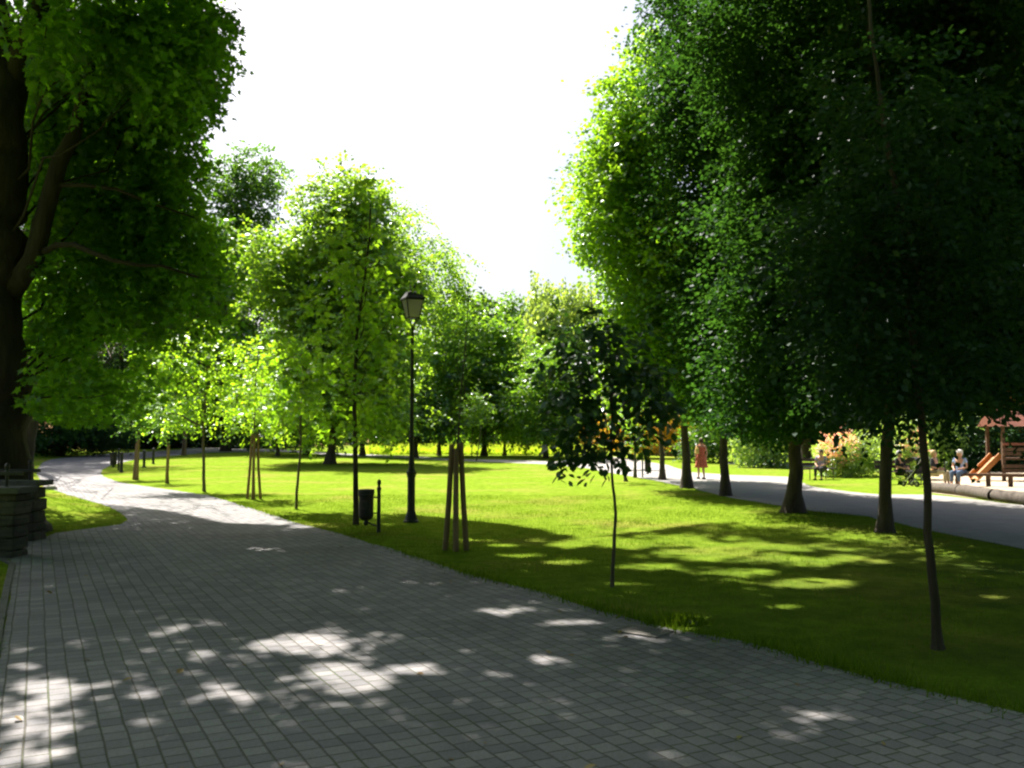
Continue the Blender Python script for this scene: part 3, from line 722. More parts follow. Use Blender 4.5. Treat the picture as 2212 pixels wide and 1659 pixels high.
for i, (vx, vy, r_) in enumerate(((1090, 984, .13), (1119, 974, .16), (1138, 974, .12), (1166, 973, .15))):
    simple_tree('slender_tree', ['slender trunk leaning on the far lawn, under dense green leaves', 'thin dark trunk beyond the far path, second of four in a row', 'thinnest of the four far dark trunks beyond the lawn', 'rightmost of the four far dark trunks beyond the lawn'][i], 'tree', vx, vy, 860, r_,
        lambda d, vx=vx, i=i: [B(vx - 8, 868 + 6 * (i % 2), d, 34, 34, 2), B(vx + 12, 910, d, 32, 22, 2)], 'mid', .34, 50 + i, cov=1.6, sl=.9, group='slim trees beyond the lawn')
simple_tree('broadleaf_tree', 'dark-trunked tree just beyond the lawn, close left of the tall sapling', 'tree', 783, 985, 850, .22,
    lambda d: [B(780, 830, d, 60, 50), B(820, 890, d, 60, 40), B(745, 890, d, 60, 40)], 'linden', .34, 55, cov=2.0, sl=1.0)
simple_tree('broadleaf_tree', 'dark-trunked tree beyond the lawn, seen just behind the lamp post', 'tree', 897, 989, 850, .2,
    lambda d: [B(890, 860, d, 50, 45), B(925, 905, d, 45, 30), B(860, 905, d, 45, 30)], 'linden', .32, 56, cov=1.9, sl=1.0)
simple_tree('broadleaf_tree', 'dark short trunk left of the thick leaning lawn trunk', 'tree', 664, 982, 860, .26,
    lambda d: [B(650, 870, d, 60, 45), B(620, 920, d, 60, 30), B(690, 915, d, 55, 28)], 'linden', .34, 57, cov=2.0, sl=1.0)
simple_tree('young_linden', 'light green young tree behind the second set of stakes', 'tree', 600, 985, 720, .15,
    lambda d: [B(610, 780, d, 44, 50), B(580, 850, d, 46, 44), B(640, 860, d, 44, 44), B(600, 905, d, 50, 28)], 'linden', .28, 58, cov=1.5, sl=.9)

# ---------------------------------------------------------------- row of trees on the right
ROW = 'row of trees along the gravel path'
def rkeep(P):
    u, v = proj(P)
    lim = np.interp(v, [-300, 0, 60, 110, 165, 175, 240, 300, 340, 420, 480, 550, 580, 640, 760, 900], [1390, 1412, 1392, 1372, 1330, 1285, 1300, 1290, 1243, 1235, 1240, 1262, 1296, 1310, 1300, 1300])
    lim = lim - ragged(P) * 40 - 4
    low = np.interp(u, [1300, 1380, 1460, 1540, 1600, 1700, 1760, 1900, 2212], [905, 915, 905, 925, 945, 960, 935, 900, 900])
    return (u > lim) & ((v < low + ragged(P) * 9) | (P[:, 1] > 38))
simple_tree('row_tree', 'grey-brown trunk farthest along the row, beside the bin and the golden shrub', 'tree', 1431, 1037, 800, .12,
    lambda d: [B(1440, 830, d, 60, 45, 2), B(1400, 760, d, 50, 50, 2), B(1480, 760, d, 60, 50, 2), B(1380, 870, d, 36, 24, 1.2, .6), B(1450, 660, d, 90, 70, 2.4), B(1350, 620, d, 60, 60, 2)],
    'robinia', .18, 61, lean=-8, tiers=True, cov=1.1, sl=.7, group=ROW, culling=.4, keepfn=rkeep, flare=1.5)
simple_tree('row_tree', 'thick trunk immediately left of the walking woman', 'tree', 1484, 1054, 560, .155,
    lambda d: [B(1320, 370, d, 80, 56, 2, .8), B(1290, 450, d, 62, 52, 1.8, .8), B(1310, 540, d, 64, 50, 2, .9), B(1262, 350, d, 30, 22, 1, .6), B(1255, 490, d, 26, 26, 1, .6), B(1470, 480, d, 70, 80, 2, 1), B(1480, 600, d, 70, 60, 2, 1), B(1310, 610, d, 50, 36, 1.4, 1), B(1300, 480, d, 60, 56, 1.6, 1.2), B(1290, 400, d, 50, 46, 1.4, 1), B(1340, 300, d, 70, 50, 1.8, 1.1), B(1380, 640, d, 76, 60, 2, 1.2), B(1360, 730, d, 60, 50, 1.8, 1.1), B(1400, 800, d, 60, 40, 1.6, 1), B(1440, 680, d, 70, 60, 2, 1.1), B(1300, 210, d, 40, 30, 1.2, .8), B(1400, 440, d, 90, 80, 2.6), B(1400, 570, d, 90, 70, 2.6), B(1375, 680, d, 70, 60, 2.2), B(1480, 720, d, 90, 65, 2.6), B(1500, 840, d, 70, 45, 2.2), B(1440, 300, d, 90, 80, 2.4), B(1320, 215, d, 46, 34, 1.5, .5), B(1385, 130, d, 50, 60, 1.6, .6)],
    'robinia', .18, 62, lean=-20, cov=1.15, sl=.8, tiers=True, twigs=2, group=ROW, culling=.4, keepfn=rkeep, flare=1.6, droop=.25)
simple_tree('row_tree', 'thick trunk immediately right of the walking woman', 'tree', 1568, 1071, 400, .135,
    lambda d: [B(1470, 60, d, 70, 80, 2), B(1460, 190, d, 80, 75, 2), B(1580, 100, d, 110, 100, 2.6), B(1540, 290, d, 100, 80, 2.6), B(1620, 300, d, 110, 100, 2.6), B(1620, 440, d, 110, 80, 2.8), B(1610, 570, d, 100, 75, 2.6), B(1640, 560, d, 110, 80, 2.6), B(1580, 690, d, 110, 70, 2.5), B(1560, 800, d, 70, 60, 2.2), B(1600, 850, d, 70, 45, 2)],
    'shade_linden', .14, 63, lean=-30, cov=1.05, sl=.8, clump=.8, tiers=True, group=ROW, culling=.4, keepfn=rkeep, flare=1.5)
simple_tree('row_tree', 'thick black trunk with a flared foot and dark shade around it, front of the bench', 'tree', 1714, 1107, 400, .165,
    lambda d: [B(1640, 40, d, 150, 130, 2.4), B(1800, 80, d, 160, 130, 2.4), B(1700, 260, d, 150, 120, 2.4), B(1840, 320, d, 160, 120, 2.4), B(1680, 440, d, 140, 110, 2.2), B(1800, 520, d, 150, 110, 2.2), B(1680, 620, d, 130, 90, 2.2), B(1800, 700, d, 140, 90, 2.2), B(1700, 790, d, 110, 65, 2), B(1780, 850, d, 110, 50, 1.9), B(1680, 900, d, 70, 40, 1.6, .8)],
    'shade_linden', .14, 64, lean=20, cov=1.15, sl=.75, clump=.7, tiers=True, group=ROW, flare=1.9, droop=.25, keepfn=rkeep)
tfive = G(1912, 1150); d5 = tfive.y
make_tree('row_tree', 'black trunk between the bench sitter and the slim near trunk', 'tree', tfive, [tfive] + [A(x, y, d5) for x, y in ((1914, 1000), (1925, 850), (1905, 650), (1890, 400), (1880, 100), (1870, -300))], .11,
    [B(1900, 60, d5, 190, 150, 2.2), B(2080, 120, d5, 190, 160, 2.2), B(1980, 320, d5, 180, 130, 2.2), B(2130, 420, d5, 180, 140, 2.2), B(1900, 520, d5, 160, 110, 2), B(2040, 640, d5, 170, 110, 2), B(1900, 700, d5, 150, 85, 1.9), B(2150, 740, d5, 140, 90, 1.9), B(1880, 820, d5, 90, 45, 1.6, .8), B(2020, 800, d5, 110, 50, 1.7, .9), B(2180, 850, d5, 90, 45, 1.6, .8)],
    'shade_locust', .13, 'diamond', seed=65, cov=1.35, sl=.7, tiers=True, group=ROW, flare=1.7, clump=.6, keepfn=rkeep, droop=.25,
    blobs2=[(.6, 15.5, 11.6, 2.6, 2.6, 1.3), (-1, 12.5, 10.3, 2.4, 2.4, 1.2), (3.5, 17, 13, 2.8, 2.6, 1.4), (2.5, 14.0, 11.2, 2.6, 2.6, 1.3), (5.6, 14.2, 11.4, 2.8, 3, 1.5), (8.5, 13, 10.5, 2.8, 3, 1.5), (3.0, 10.8, 9.2, 2.6, 2.4, 1.2), (6.3, 10.3, 9.0, 2.8, 2.5, 1.4), (9.2, 9.8, 8.8, 2.6, 2.6, 1.5), (0.6, 12.2, 10.0, 2.2, 2.3, 1.1), (4.8, 8.6, 7.8, 2.4, 1.6, 1.0), (1.2, 9.0, 8.0, 2.2, 1.6, 1.0),
            (10.8, 16, 11.5, 3, 3, 1.6), (11.8, 12.5, 9.5, 2.6, 3, 1.6), (7.6, 17.5, 13, 3, 3, 1.5), (13.5, 17, 11, 3, 3, 2)])
t6 = G(2026, 1402); d6 = t6.y
make_tree('slim_locust', 'slim near trunk rising through the shade at the right, nearest of the right-hand trunks', 'tree', t6, [t6] + [A(x, y, d6) for x, y in ((2010, 1200), (1998, 1000), (1985, 850), (1962, 640), (1935, 430), (1905, 230), (1880, 60), (1868, -120))], .036,
    [B(1880, 620, d6, 170, 60, .75, .7), B(2040, 560, d6, 160, 60, .75, .7), B(1800, 520, d6, 140, 60, .7, .6), B(1960, 400, d6, 170, 80, .8, .7), B(2120, 700, d6, 130, 60, .7, .7), B(1840, 780, d6, 150, 36, .7, .6), B(2000, 800, d6, 150, 40, .7, .7), B(1900, 220, d6, 160, 90, .7, .6), B(2090, 300, d6, 130, 90, .7, .6), B(1730, 660, d6, 90, 36, .6, .5)],
    'shade_locust', .062, 'diamond', bark='bark', low=.55, limbs=.14, seed=66, cov=1.5, sl=.34, droop=.4, flare=1.6, r1=.012, sprayn=14, clump=.35, up=1.3)

# trees behind the play area, closing the right side
BK = 'trees behind the playground'
for i, (vx, vy, top, lf, lab, bl) in enumerate((
    (1640, 1000, 500, 'linden', 'dark tree behind the gravel path, seen between the two thick trunks and the black one', [(1640, 620, 110, 100), (1580, 740, 90, 80), (1690, 760, 90, 80), (1620, 860, 60, 30)]),
    (1850, 996, 400, 'linden', 'dark tall tree behind the pink-flowered shrub', [(1800, 400, 150, 130), (1900, 600, 150, 120), (1780, 700, 120, 100), (1860, 820, 120, 60), (1960, 300, 150, 130)]),
    (2090, 1000, 400, 'dark', 'black-green tree looming behind the person in pale blue', [(2040, 450, 150, 150), (2140, 650, 150, 130), (2060, 800, 120, 90), (2120, 920, 90, 60), (2200, 350, 150, 150), (2080, 980, 50, 30)]),
    (2240, 1006, 300, 'dark', 'black-green tree at the far right edge behind the play tower', [(2240, 300, 160, 160), (2230, 560, 160, 130), (2220, 780, 140, 110), (2200, 930, 90, 60)]),
    (1980, 990, 200, 'linden', 'tall dark tree closing the sky above the slim near trunk', [(1950, 100, 170, 140), (2080, 40, 170, 130), (1850, 150, 150, 130), (1990, 500, 150, 120), (2000, 720, 120, 90), (2180, 120, 150, 150)]),
    (1740, 990, 200, 'linden', 'tall dark tree behind the black flared trunk', [(1700, 200, 130, 120), (1600, 350, 110, 100), (1740, 480, 130, 110), (1700, 640, 110, 90), (1760, 840, 60, 50)]))):
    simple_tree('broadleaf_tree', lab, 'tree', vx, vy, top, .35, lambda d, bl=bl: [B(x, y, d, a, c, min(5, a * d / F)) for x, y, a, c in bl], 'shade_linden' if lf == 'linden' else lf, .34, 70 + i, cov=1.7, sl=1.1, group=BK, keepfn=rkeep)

# woodland that closes the view far off, one mass
rw = R(90); wb = []
for i in range(46):
    vx = -150 + i * 56 + rw.uniform(-12, 12)
    d = rw.uniform(118, 150)
    top = np.interp(vx, [-150, 450, 640, 820, 1000, 1150, 1300, 1500, 2400], [640, 660, 760, 860, 760, 740, 720, 640, 640]) + rw.uniform(-22, 22)
    yb = 958
    p = A(vx, (top + yb) / 2, d); hz = (yb - top) / 2 * d / F
    wb.append((p.x, p.y, p.z, rw.uniform(3.5, 5.5), 3, hz * 1.05))
    wb.append((p.x + 2, p.y - 4, float(H(p.x, p.y)) + 1.8, 4.5, 2.5, 2.2))
P, D, N = foliage(R(91), wb, .75, 10, 1.8, .2, 1.8, cov=1.7)
kz = P[:, 2] > H(P[:, 0], P[:, 1]); P, D, N = P[kz], D[kz], N[kz]
o = link('woodland', leaves_mesh('woodland', P, D, N, .75 * R(92).uniform(.6, 1.2, len(P)), 'diamond'), M['dark']); tag(o, kind='stuff')

# unseen woodland behind, beside and above the camera, added to block sky light
wb = []
for i in range(30):
    a = radians(-168 + i * 11.6 * .97); rad_ = rw.uniform(12, 17)
    x, y = rad_ * sin(a + pi), -4 + rad_ * -abs(cos(a)) if i % 2 else -3 + rw.uniform(-14, 6)
    wb.append((x, min(y, 2.0), rw.uniform(3, 13), 3.4, 3.4, 3.2))
for x, y, z in ((-4, -3, 13), (3, -4, 13.5), (0, 2, 11), (9, 3, 11), (-8, 4, 10.5), (13, 8, 10), (-13, 7, 9), (5, 4, 11.5), (-3, 5.5, 10.5), (17, 12, 8), (16, 5, 5), (-14, 2, 5)):
    wb.append((x, y, z, 3.2, 2.6, 1.5))
P, D, N = foliage(R(93), wb, .5, 10, 1.2, .2, 1.2, cov=.9)
u_, v_ = proj(np.where(P[:, 1:2] > .5, P, np.array([[0, 1.0, 50]])))
kz = (P[:, 2] > .3) & ((P[:, 1] < .5) | (P[:, 2] > 2.2 + .56 * P[:, 1]) | (np.abs(P[:, 0]) > 1.2 + .66 * P[:, 1])) & cull(R(94), P)
o = link('unseen_woodland', leaves_mesh('unseen_woodland', P[kz], D[kz], N[kz], .5 * R(95).uniform(.6, 1.2, int(kz.sum())), 'diamond'), M['linden']); tag(o, kind='stuff')

# hedge in the dark distance at the left bend
def shrub(name, label, vx, vy, blobs, leaf, size, seed, cov=2.0, cat='shrub', flowers=None, group=None, **kw):
    rng = R(seed); b = G(vx, vy); d = b.y; t = thing(name, b, label, cat, group)
    bl = [B(x, y, d, a, c) for x, y, a, c in blobs]
    mb = MB()
    for q in bl:
        mb.tube([p - b for p in curve(b + Vector((rng.normal() * .08, rng.normal() * .08, -.05)), q[:3], 5, .02, rng, .05)], [.03, .027, .022, .018, .012, .008], 5)
    mb.build('stem', M['bark_light'], t)
    P, D, N = foliage(rng, bl, size, 8, size * 4, cov=cov, **kw)
    k = P[:, 2] > H(P[:, 0], P[:, 1]) + .03; P, D, N = P[k], D[k], N[k]
    link('foliage', leaves_mesh('foliage', P - np.array(b), D, N, size * rng.uniform(.6, 1.2, len(P)), 'diamond'), M[leaf], t)
    if flowers:
        fb = [B(x, y, d - .3, a, c) for x, y, a, c in flowers]
        P, D, N = foliage(rng, fb, size * .8, 6, size * 2, cov=1.6, up=.3)
        link('blossom', leaves_mesh('blossom', P - np.array(b), D, N, size * .8 * rng.uniform(.6, 1.2, len(P)), 'diamond'), M['pink'], t)
    return t
shrub('flowering_shrub', 'light green shrub with clusters of pink blossom behind the lawn bench', 1825, 1030,
      [(1800, 985, 26, 22), (1830, 995, 34, 30), (1860, 1005, 28, 24), (1880, 990, 24, 30), (1820, 1018, 40, 12), (1850, 965, 24, 20)], 'shrub', .12, 101, flowers=[(1795, 965, 18, 12), (1812, 942, 9, 8), (1800, 985, 14, 10), (1830, 960, 14, 8)])
shrub('flowering_shrub', 'small pink-speckled shrub between the last two dark trunks', 1962, 1035, [(1955, 960, 26, 34), (1970, 990, 26, 30), (1940, 1000, 20, 20)], 'shrub', .12, 102, flowers=[(1975, 958, 14, 10), (1985, 975, 10, 8)])
shrub('golden_shrub', 'golden orange-leaved shrub behind the row trunks, left of the walking woman', 1400, 990,
      [(1370, 925, 40, 26), (1420, 915, 40, 28), (1455, 930, 34, 26), (1330, 935, 36, 24), (1280, 930, 30, 20), (1450, 905, 30, 22), (1400, 950, 50, 16)], 'yellow', .15, 103, cov=1.5)
shrub('weeping_shrub', 'soft bright green shrub lit by the sun between the thick trunk and the black trunk', 1645, 1010,
      [(1640, 900, 44, 34), (1670, 935, 40, 30), (1625, 945, 40, 30), (1650, 975, 50, 20), (1680, 900, 30, 30)], 'shrub', .2, 104, cov=1.8, droop=.8)
shrub('broadleaf_shrub', 'sunny green bush seen right of the slim near trunk', 2030, 1020,
      [(2000, 900, 34, 40), (2030, 930, 40, 36), (2050, 890, 40, 30), (1985, 940, 34, 34), (2010, 975, 40, 26), (1940, 900, 36, 40)], 'shrub', .16, 105, cov=1.6)
shrub('broadleaf_shrub', 'dark bush at the foot of the wall behind the play area', 2120, 1018, [(2110, 960, 50, 36), (2160, 970, 50, 36), (2190, 930, 50, 40), (2210, 985, 40, 26), (2090, 990, 40, 20)], 'dark', .2, 106, cov=2)
shrub('broadleaf_shrub', 'dark green bush beneath the black flared trunk crown, behind the walking woman', 1550, 998, [(1530, 940, 50, 36), (1580, 960, 40, 26), (1500, 960, 34, 22)], 'linden', .24, 107, cov=2)
shrub('ivy_bush', 'dark low bush on the bank behind the leaning trunk', 140, 985, [(130, 955, 44, 20), (170, 940, 50, 26), (220, 935, 60, 24), (90, 950, 40, 26)], 'dark', .18, 108, cov=2)
simple_tree('red_leaf_tree', 'rust-red foliage at the right edge above the play tower', 'tree', 2216, 1012, 850, .12,
    lambda d: [B(2190, 885, d, 20, 16, .9), B(2208, 862, d, 24, 14, .9), B(2200, 912, d, 22, 12, .8), B(2240, 890, d, 30, 40, 1), B(2185, 985, d, 14, 8, .6)], 'yellow', .16, 109, cov=1.3, sl=.5)
for i in range(7):
    vx = (270, 318, 366, 420, 476, 540, 600)[i]
    shrub('hedge_bush', ['dark hedge bush above the far bin', 'dark hedge bush just right of the far bin', 'dark hedge bush behind the pair of short stakes', 'dark hedge bush behind the lone thin trunk', 'dark hedge bush beside the black trunk', 'dark hedge bush behind the second set of three stakes', 'last dark hedge bush toward the sunny lawn'][i],
          vx, 966 if i < 5 else 968, [(vx, 930, 44, 30), (vx + 20, 950, 40, 16), (vx - 16, 945, 34, 20)], 'dark', .5, 120 + i, cov=1.8, group='dark hedge behind the bend')

# ---------------------------------------------------------------- young trees beside the path
def stakes(parent, base, hts, spread, r, rng, top_join=.06, angs=(188, 274, 352)):
    for a, h in zip(angs, hts):
        a = radians(a); x, y = spread * cos(a), spread * sin(a)
        mb = MB(); mb.tube([(x, y, -.15), (x * .62 + rng.normal() * .006, y * .62, h * .5), (x * top_join / .15, y * top_join / .15, h)], [r, r * .97, r * .92], 9, .03, rng)
        mb.build('stake', M['stake'], parent, smooth=False)
    mb = MB(); z = hts[0] * .93
    mb.tube([(spread * .45 * cos(2 * pi * k / 8), spread * .45 * sin(2 * pi * k / 8), z) for k in range(9)], .012, 5)
    mb.build('tie', M['fabric_black'], parent)

def sapling(name, label, vx, vy, pts, r, blobs, leaf, size, seed, stake=None, shape='diamond', bark='bark_light', **kw):
    b = G(vx, vy); d = b.y
    t = make_tree(name, label, 'young tree', b, [b] + [A(x, y, d) for x, y in pts], r, [B(x, y, d, a, c, ry) for x, y, a, c, ry in blobs], leaf, size, shape, bark=bark, seed=seed, sides=8, low=kw.pop('low', .42), flare=kw.pop('flare', 1.15), r1=r * .25, **kw)
    if stake: stakes(t, b, *stake, R(seed + 500))
    return t
sapling('staked_sapling', 'thin young tree held by three thick stakes right of the lamp', 985, 1188, [(985, 1060), (988, 960), (1000, 800), (1008, 700), (1012, 640)], .022,
        [(985, 720, 26, 20, .3), (1015, 690, 24, 20, .3), (1008, 770, 30, 16, .3), (975, 880, 20, 20, .2), (1012, 900, 20, 16, .2)], 'mid', .07, 201, stake=((1.53, 1.47, 1.55), .165, .043, ), cov=.45, sl=.3, clump=.25, twigs=1, group='staked young trees')
sapling('staked_sapling', 'young tree in three slim stakes near the middle of the left lawn edge', 549, 1078, [(549, 1000), (550, 900), (552, 820), (560, 740)], .03,
        [(530, 840, 44, 26, .6), (575, 820, 44, 30, .6), (550, 890, 56, 26, .7), (560, 770, 30, 30, .5), (590, 880, 30, 24, .5), (520, 900, 30, 16, .4)], 'rowan', .11, 202, stake=((1.75, 1.7, 1.75), .19, .038), cov=.6, sl=.5, droop=.35, clump=.4, group='staked young trees')
sapling('staked_sapling', 'young tree with two short leaning stakes on the shaded lawn corner', 298, 1036, [(298, 980), (298, 900), (302, 840)], .035,
        [(290, 880, 40, 22, .7), (320, 900, 40, 20, .7), (300, 850, 34, 24, .7)], 'linden', .13, 203, stake=((1.45, 1.6), .17, .06), cov=1.0, sl=.5, group='staked young trees')
sapling('staked_sapling', 'young tree tied to one thick pale stake on the shaded lawn', 364, 1044, [(362, 980), (361, 920), (365, 860)], .025,
        [(355, 880, 30, 20, .5), (380, 900, 28, 18, .5), (360, 915, 24, 14, .4)], 'linden', .12, 204, stake=((1.4,), .08, .055, ), cov=.9, sl=.4, group='staked young trees')
sapling('staked_sapling', 'farthest staked tree, with two pale stakes by the top of the shaded path', 402, 984, [(402, 950), (402, 910), (405, 860)], .05,
        [(400, 895, 26, 14, .8), (420, 870, 26, 18, .8), (385, 875, 22, 14, .8)], 'mid', .2, 205, stake=((2.6, 2.5), .3, .1), cov=1.2, sl=.7, group='staked young trees')
sapling('rowan_sapling', 'young tree with bright layered leaves and one long low branch to the left', 441, 1062, [(440, 1000), (439, 920), (445, 840), (452, 760), (458, 720)], .055,
        [(350, 770, 34, 11, .5), (390, 740, 34, 13, .5), (440, 720, 36, 14, .5), (480, 745, 34, 16, .5), (400, 790, 46, 14, .6), (450, 790, 40, 16, .6), (365, 845, 34, 12, .5), (350, 893, 30, 9, .5), (395, 885, 26, 9, .4), (420, 840, 42, 16, .6), (480, 820, 36, 18, .6), (510, 850, 34, 16, .6), (445, 880, 34, 12, .5), (330, 770, 18, 7, .3), (500, 780, 24, 14, .5)],
        'rowan', .14, 206, cov=1.0, sl=.55, droop=.4, clump=.38, up=1.6, sprayn=12, extra_limbs=[([A(439, 920, 27.3), A(425, 916, 27.2), A(405, 905, 27.1), A(385, 895, 27), A(350, 892, 27)], .035, .012)])
sapling('maple_sapling', 'young tree with a kinked thin trunk between the stakes and the bin', 640, 1100, [(643, 1040), (649, 985), (650, 900), (655, 820), (650, 740)], .035,
        [(620, 790, 40, 30, .6), (670, 820, 44, 34, .6), (640, 860, 44, 26, .6), (610, 860, 30, 22, .5), (690, 880, 30, 26, .5), (650, 760, 30, 30, .5)], 'robinia', .12, 207, cov=.55, sl=.4, shape='maple', clump=.4)
sapling('tall_sapling', 'tall young tree whose thin dark trunk stands just left of the bin', 769, 1133, [(768, 1000), (766, 850), (770, 720), (785, 620), (798, 520), (800, 440)], .055,
        [(790, 480, 34, 36, .4, ), (760, 560, 56, 36, .6), (820, 560, 46, 36, .6), (800, 600, 50, 40, .6), (730, 640, 60, 36, .7), (800, 660, 60, 40, .7), (700, 740, 70, 36, .7), (780, 720, 60, 40, .7), (830, 760, 40, 36, .6), (720, 830, 70, 36, .7), (810, 850, 50, 36, .6), (850, 690, 22, 16, .4), (690, 880, 50, 24, .5), (790, 890, 60, 22, .6), (850, 850, 24, 20, .4), (765, 440, 20, 22, .3)],
        'robinia', .12, 208, cov=.34, sl=.45, droop=.3, shape='maple', clump=.42, sprayn=8, bark='bark', twigs=2)
sapling('magnolia_sapling', 'small tree with big rounded dark leaves on a bare crooked stem, nearest on the lawn', 1322, 1268, [(1326, 1180), (1330, 1110), (1322, 1030), (1320, 950), (1322, 850), (1318, 760), (1312, 690)], .022,
        [(1230, 700, 36, 24, .22), (1290, 720, 44, 30, .28), (1350, 740, 44, 30, .28), (1215, 770, 40, 30, .28), (1270, 790, 50, 34, .3), (1340, 800, 50, 34, .3), (1400, 800, 36, 28, .25), (1230, 850, 50, 30, .3), (1300, 870, 50, 34, .3), (1370, 870, 46, 30, .3), (1420, 880, 30, 34, .22), (1240, 930, 44, 30, .28), (1290, 945, 44, 28, .28), (1220, 970, 24, 14, .2), (1252, 992, 22, 12, .2), (1290, 970, 26, 14, .2), (1385, 940, 30, 20, .2), (1400, 830, 40, 30, .25)],
        'magnolia', .115, 209, shape='oval', cov=1.15, sl=.2, sprayn=6, clump=.16, droop=.4, up=.9, twigs=2, low=.5)
for i, (vx, vy, lb) in enumerate(((1342, 1014, 'thin bare-stemmed sapling at the near edge of the bright gravel path'), (1372, 1032, 'dark stubby-stemmed young tree beside the bright gravel path'), (1029, 996, 'thin leaning sapling beside the far gravel path'), (951, 984, 'thin sapling in two stakes in front of the tall meadow grass'), (1019, 986, 'tiny upright sapling behind the far gravel path'))):
    dd = G(vx, vy).y
    sapling('thin_sapling', lb, vx, vy, [(vx + (1, 0, 8, 0, 1)[i], vy - 50), (vx + (2, 1, 14, 1, 2)[i], vy - 110)], (.03, .075, .045, .04, .04)[i],
            [(vx + 4, vy - 100, 24, 16, .7), (vx + 14, vy - 125, 24, 18, .7), (vx - 10, vy - 120, 22, 18, .7)], 'mid', .16, 210 + i, cov=1.0, sl=.5, stake=((1.5, 1.5), .3, .06) if i == 3 else None)
# two bare leaders of a thin tree above the round-leaved sapling
bb = G(1352, 1040)
make_tree('bare_pole_tree', 'thin tree with two bare upright stems above the round-leaved sapling', 'young tree', bb, [bb] + [A(x, y, bb.y) for x, y in ((1330, 900), (1300, 780), (1280, 680), (1274, 590))], .06,
    [B(1300, 820, bb.y, 30, 30, .5, .6), B(1330, 860, bb.y, 30, 30, .5, .6), B(1285, 700, bb.y, 14, 20, .3, .3)], 'robinia', .14, seed=230, cov=.8, sl=.5, extra_limbs=[([A(1308, 800, bb.y), A(1296, 700, bb.y), A(1292, 640, bb.y), A(1288, 585, bb.y)], .035, .012)], r1=.012)

# ---------------------------------------------------------------- street lamp
lb = G(888, 1128)
lamp = thing('street_lamp', lb, 'black iron lamp post with a frosted four-sided lantern on the lawn edge', 'street lamp', rz=radians(24))
k = lb.y / F
MB().lathe([(.15, -.05), (.15, .03), (.125, .05), (.115, .11), (.095, .16), (.088, .2)], 12).build('base', M['iron'], lamp)
MB().lathe([(.08, .2), (.076, .55), (.076, .86), (.088, .87), (.088, .90), (.10, .92), (.10, .97), (.075, 1.0), (.06, 1.04), (.062, 1.14), (.052, 1.2), (.05, 1.26)], 12).build('lower_shaft', M['iron'], lamp)
MB().lathe([(.046, 1.26), (.044, 1.6), (.055, 1.62), (.055, 1.66), (.040, 1.68), (.034, 2.6), (.045, 2.62), (.045, 2.66), (.032, 2.68), (.029, 3.84)], 12).build('upper_shaft', M['iron'], lamp)
MB().tube([(-.10, 0, 3.66), (.10, 0, 3.66)], .011, 6).tube([(-.115, 0, 3.66), (-.10, 0, 3.66)], .018, 6).tube([(.10, 0, 3.66), (.115, 0, 3.66)], .018, 6).build('ladder_bar', M['iron'], lamp)
lan = MB()
zb, zt, rb, rt = 3.98, 4.34, .105, .172
for i in range(4):
    a = pi / 4 + i * pi / 2; c, s_ = cos(a), sin(a)
    lan.tube([(rb * 1.414 * c, rb * 1.414 * s_, zb), (rt * 1.414 * c, rt * 1.414 * s_, zt)], .011, 6)
    a2 = a + pi / 2; c2, s2 = cos(a2), sin(a2)
    lan.tube([(rb * 1.414 * c, rb * 1.414 * s_, zb), (rb * 1.414 * c2, rb * 1.414 * s2, zb)], .011, 6)
    lan.tube([(rt * 1.414 * c, rt * 1.414 * s_, zt), (rt * 1.414 * c2, rt * 1.414 * s2, zt)], .013, 6)
    lan.tube([(.02 * c, .02 * s_, 3.82), (.06 * c, .06 * s_, 3.87), (rb * 1.3 * c, rb * 1.3 * s_, 3.95), (rb * 1.414 * c, rb * 1.414 * s_, zb)], .010, 6)
fr = lan.build('lantern_frame', M['iron'], lamp)
for i in range(4):
    a = i * pi / 2; rot = Matrix.Rotation(a, 3, 'Z')
    e = .006
    vs = [rot @ Vector(v) for v in ((rb - e, -rb + .012, zb + .012), (rb - e, rb - .012, zb + .012), (rt - e, rt - .014, zt - .014), (rt - e, -rt + .014, zt - .014),
                                    (rb - 2 * e, -rb + .012, zb + .012), (rb - 2 * e, rb - .012, zb + .012), (rt - 2 * e, rt - .014, zt - .014), (rt - 2 * e, -rt + .014, zt - .014))]
    MB().add(vs, [(0, 1, 2, 3), (7, 6, 5, 4), (0, 4, 5, 1), (1, 5, 6, 2), (2, 6, 7, 3), (3, 7, 4, 0)]).build('glass_pane', M['glass'], fr)
q = 1.414
MB().lathe([(rt * q + .035, zt + .008), (rt * q + .03, zt + .03), (.16 * q, zt + .07), (.125 * q, zt + .135), (.10 * q, zt + .15), (.04, zt + .165)], 4, ang=pi / 4).build('lantern_roof', M['iron'], lamp)
MB().lathe([(.035, zt + .16), (.035, zt + .22), (.055, zt + .25), (.06, zt + .27), (.045, zt + .29), (.012, zt + .305)], 12).build('chimney_cap', M['iron'], lamp)
MB().lathe([(.02, 4.0), (.05, 4.03), (.06, 4.10), (.045, 4.16), (.03, 4.18)], 10).build('bulb', M['glass'], lamp)

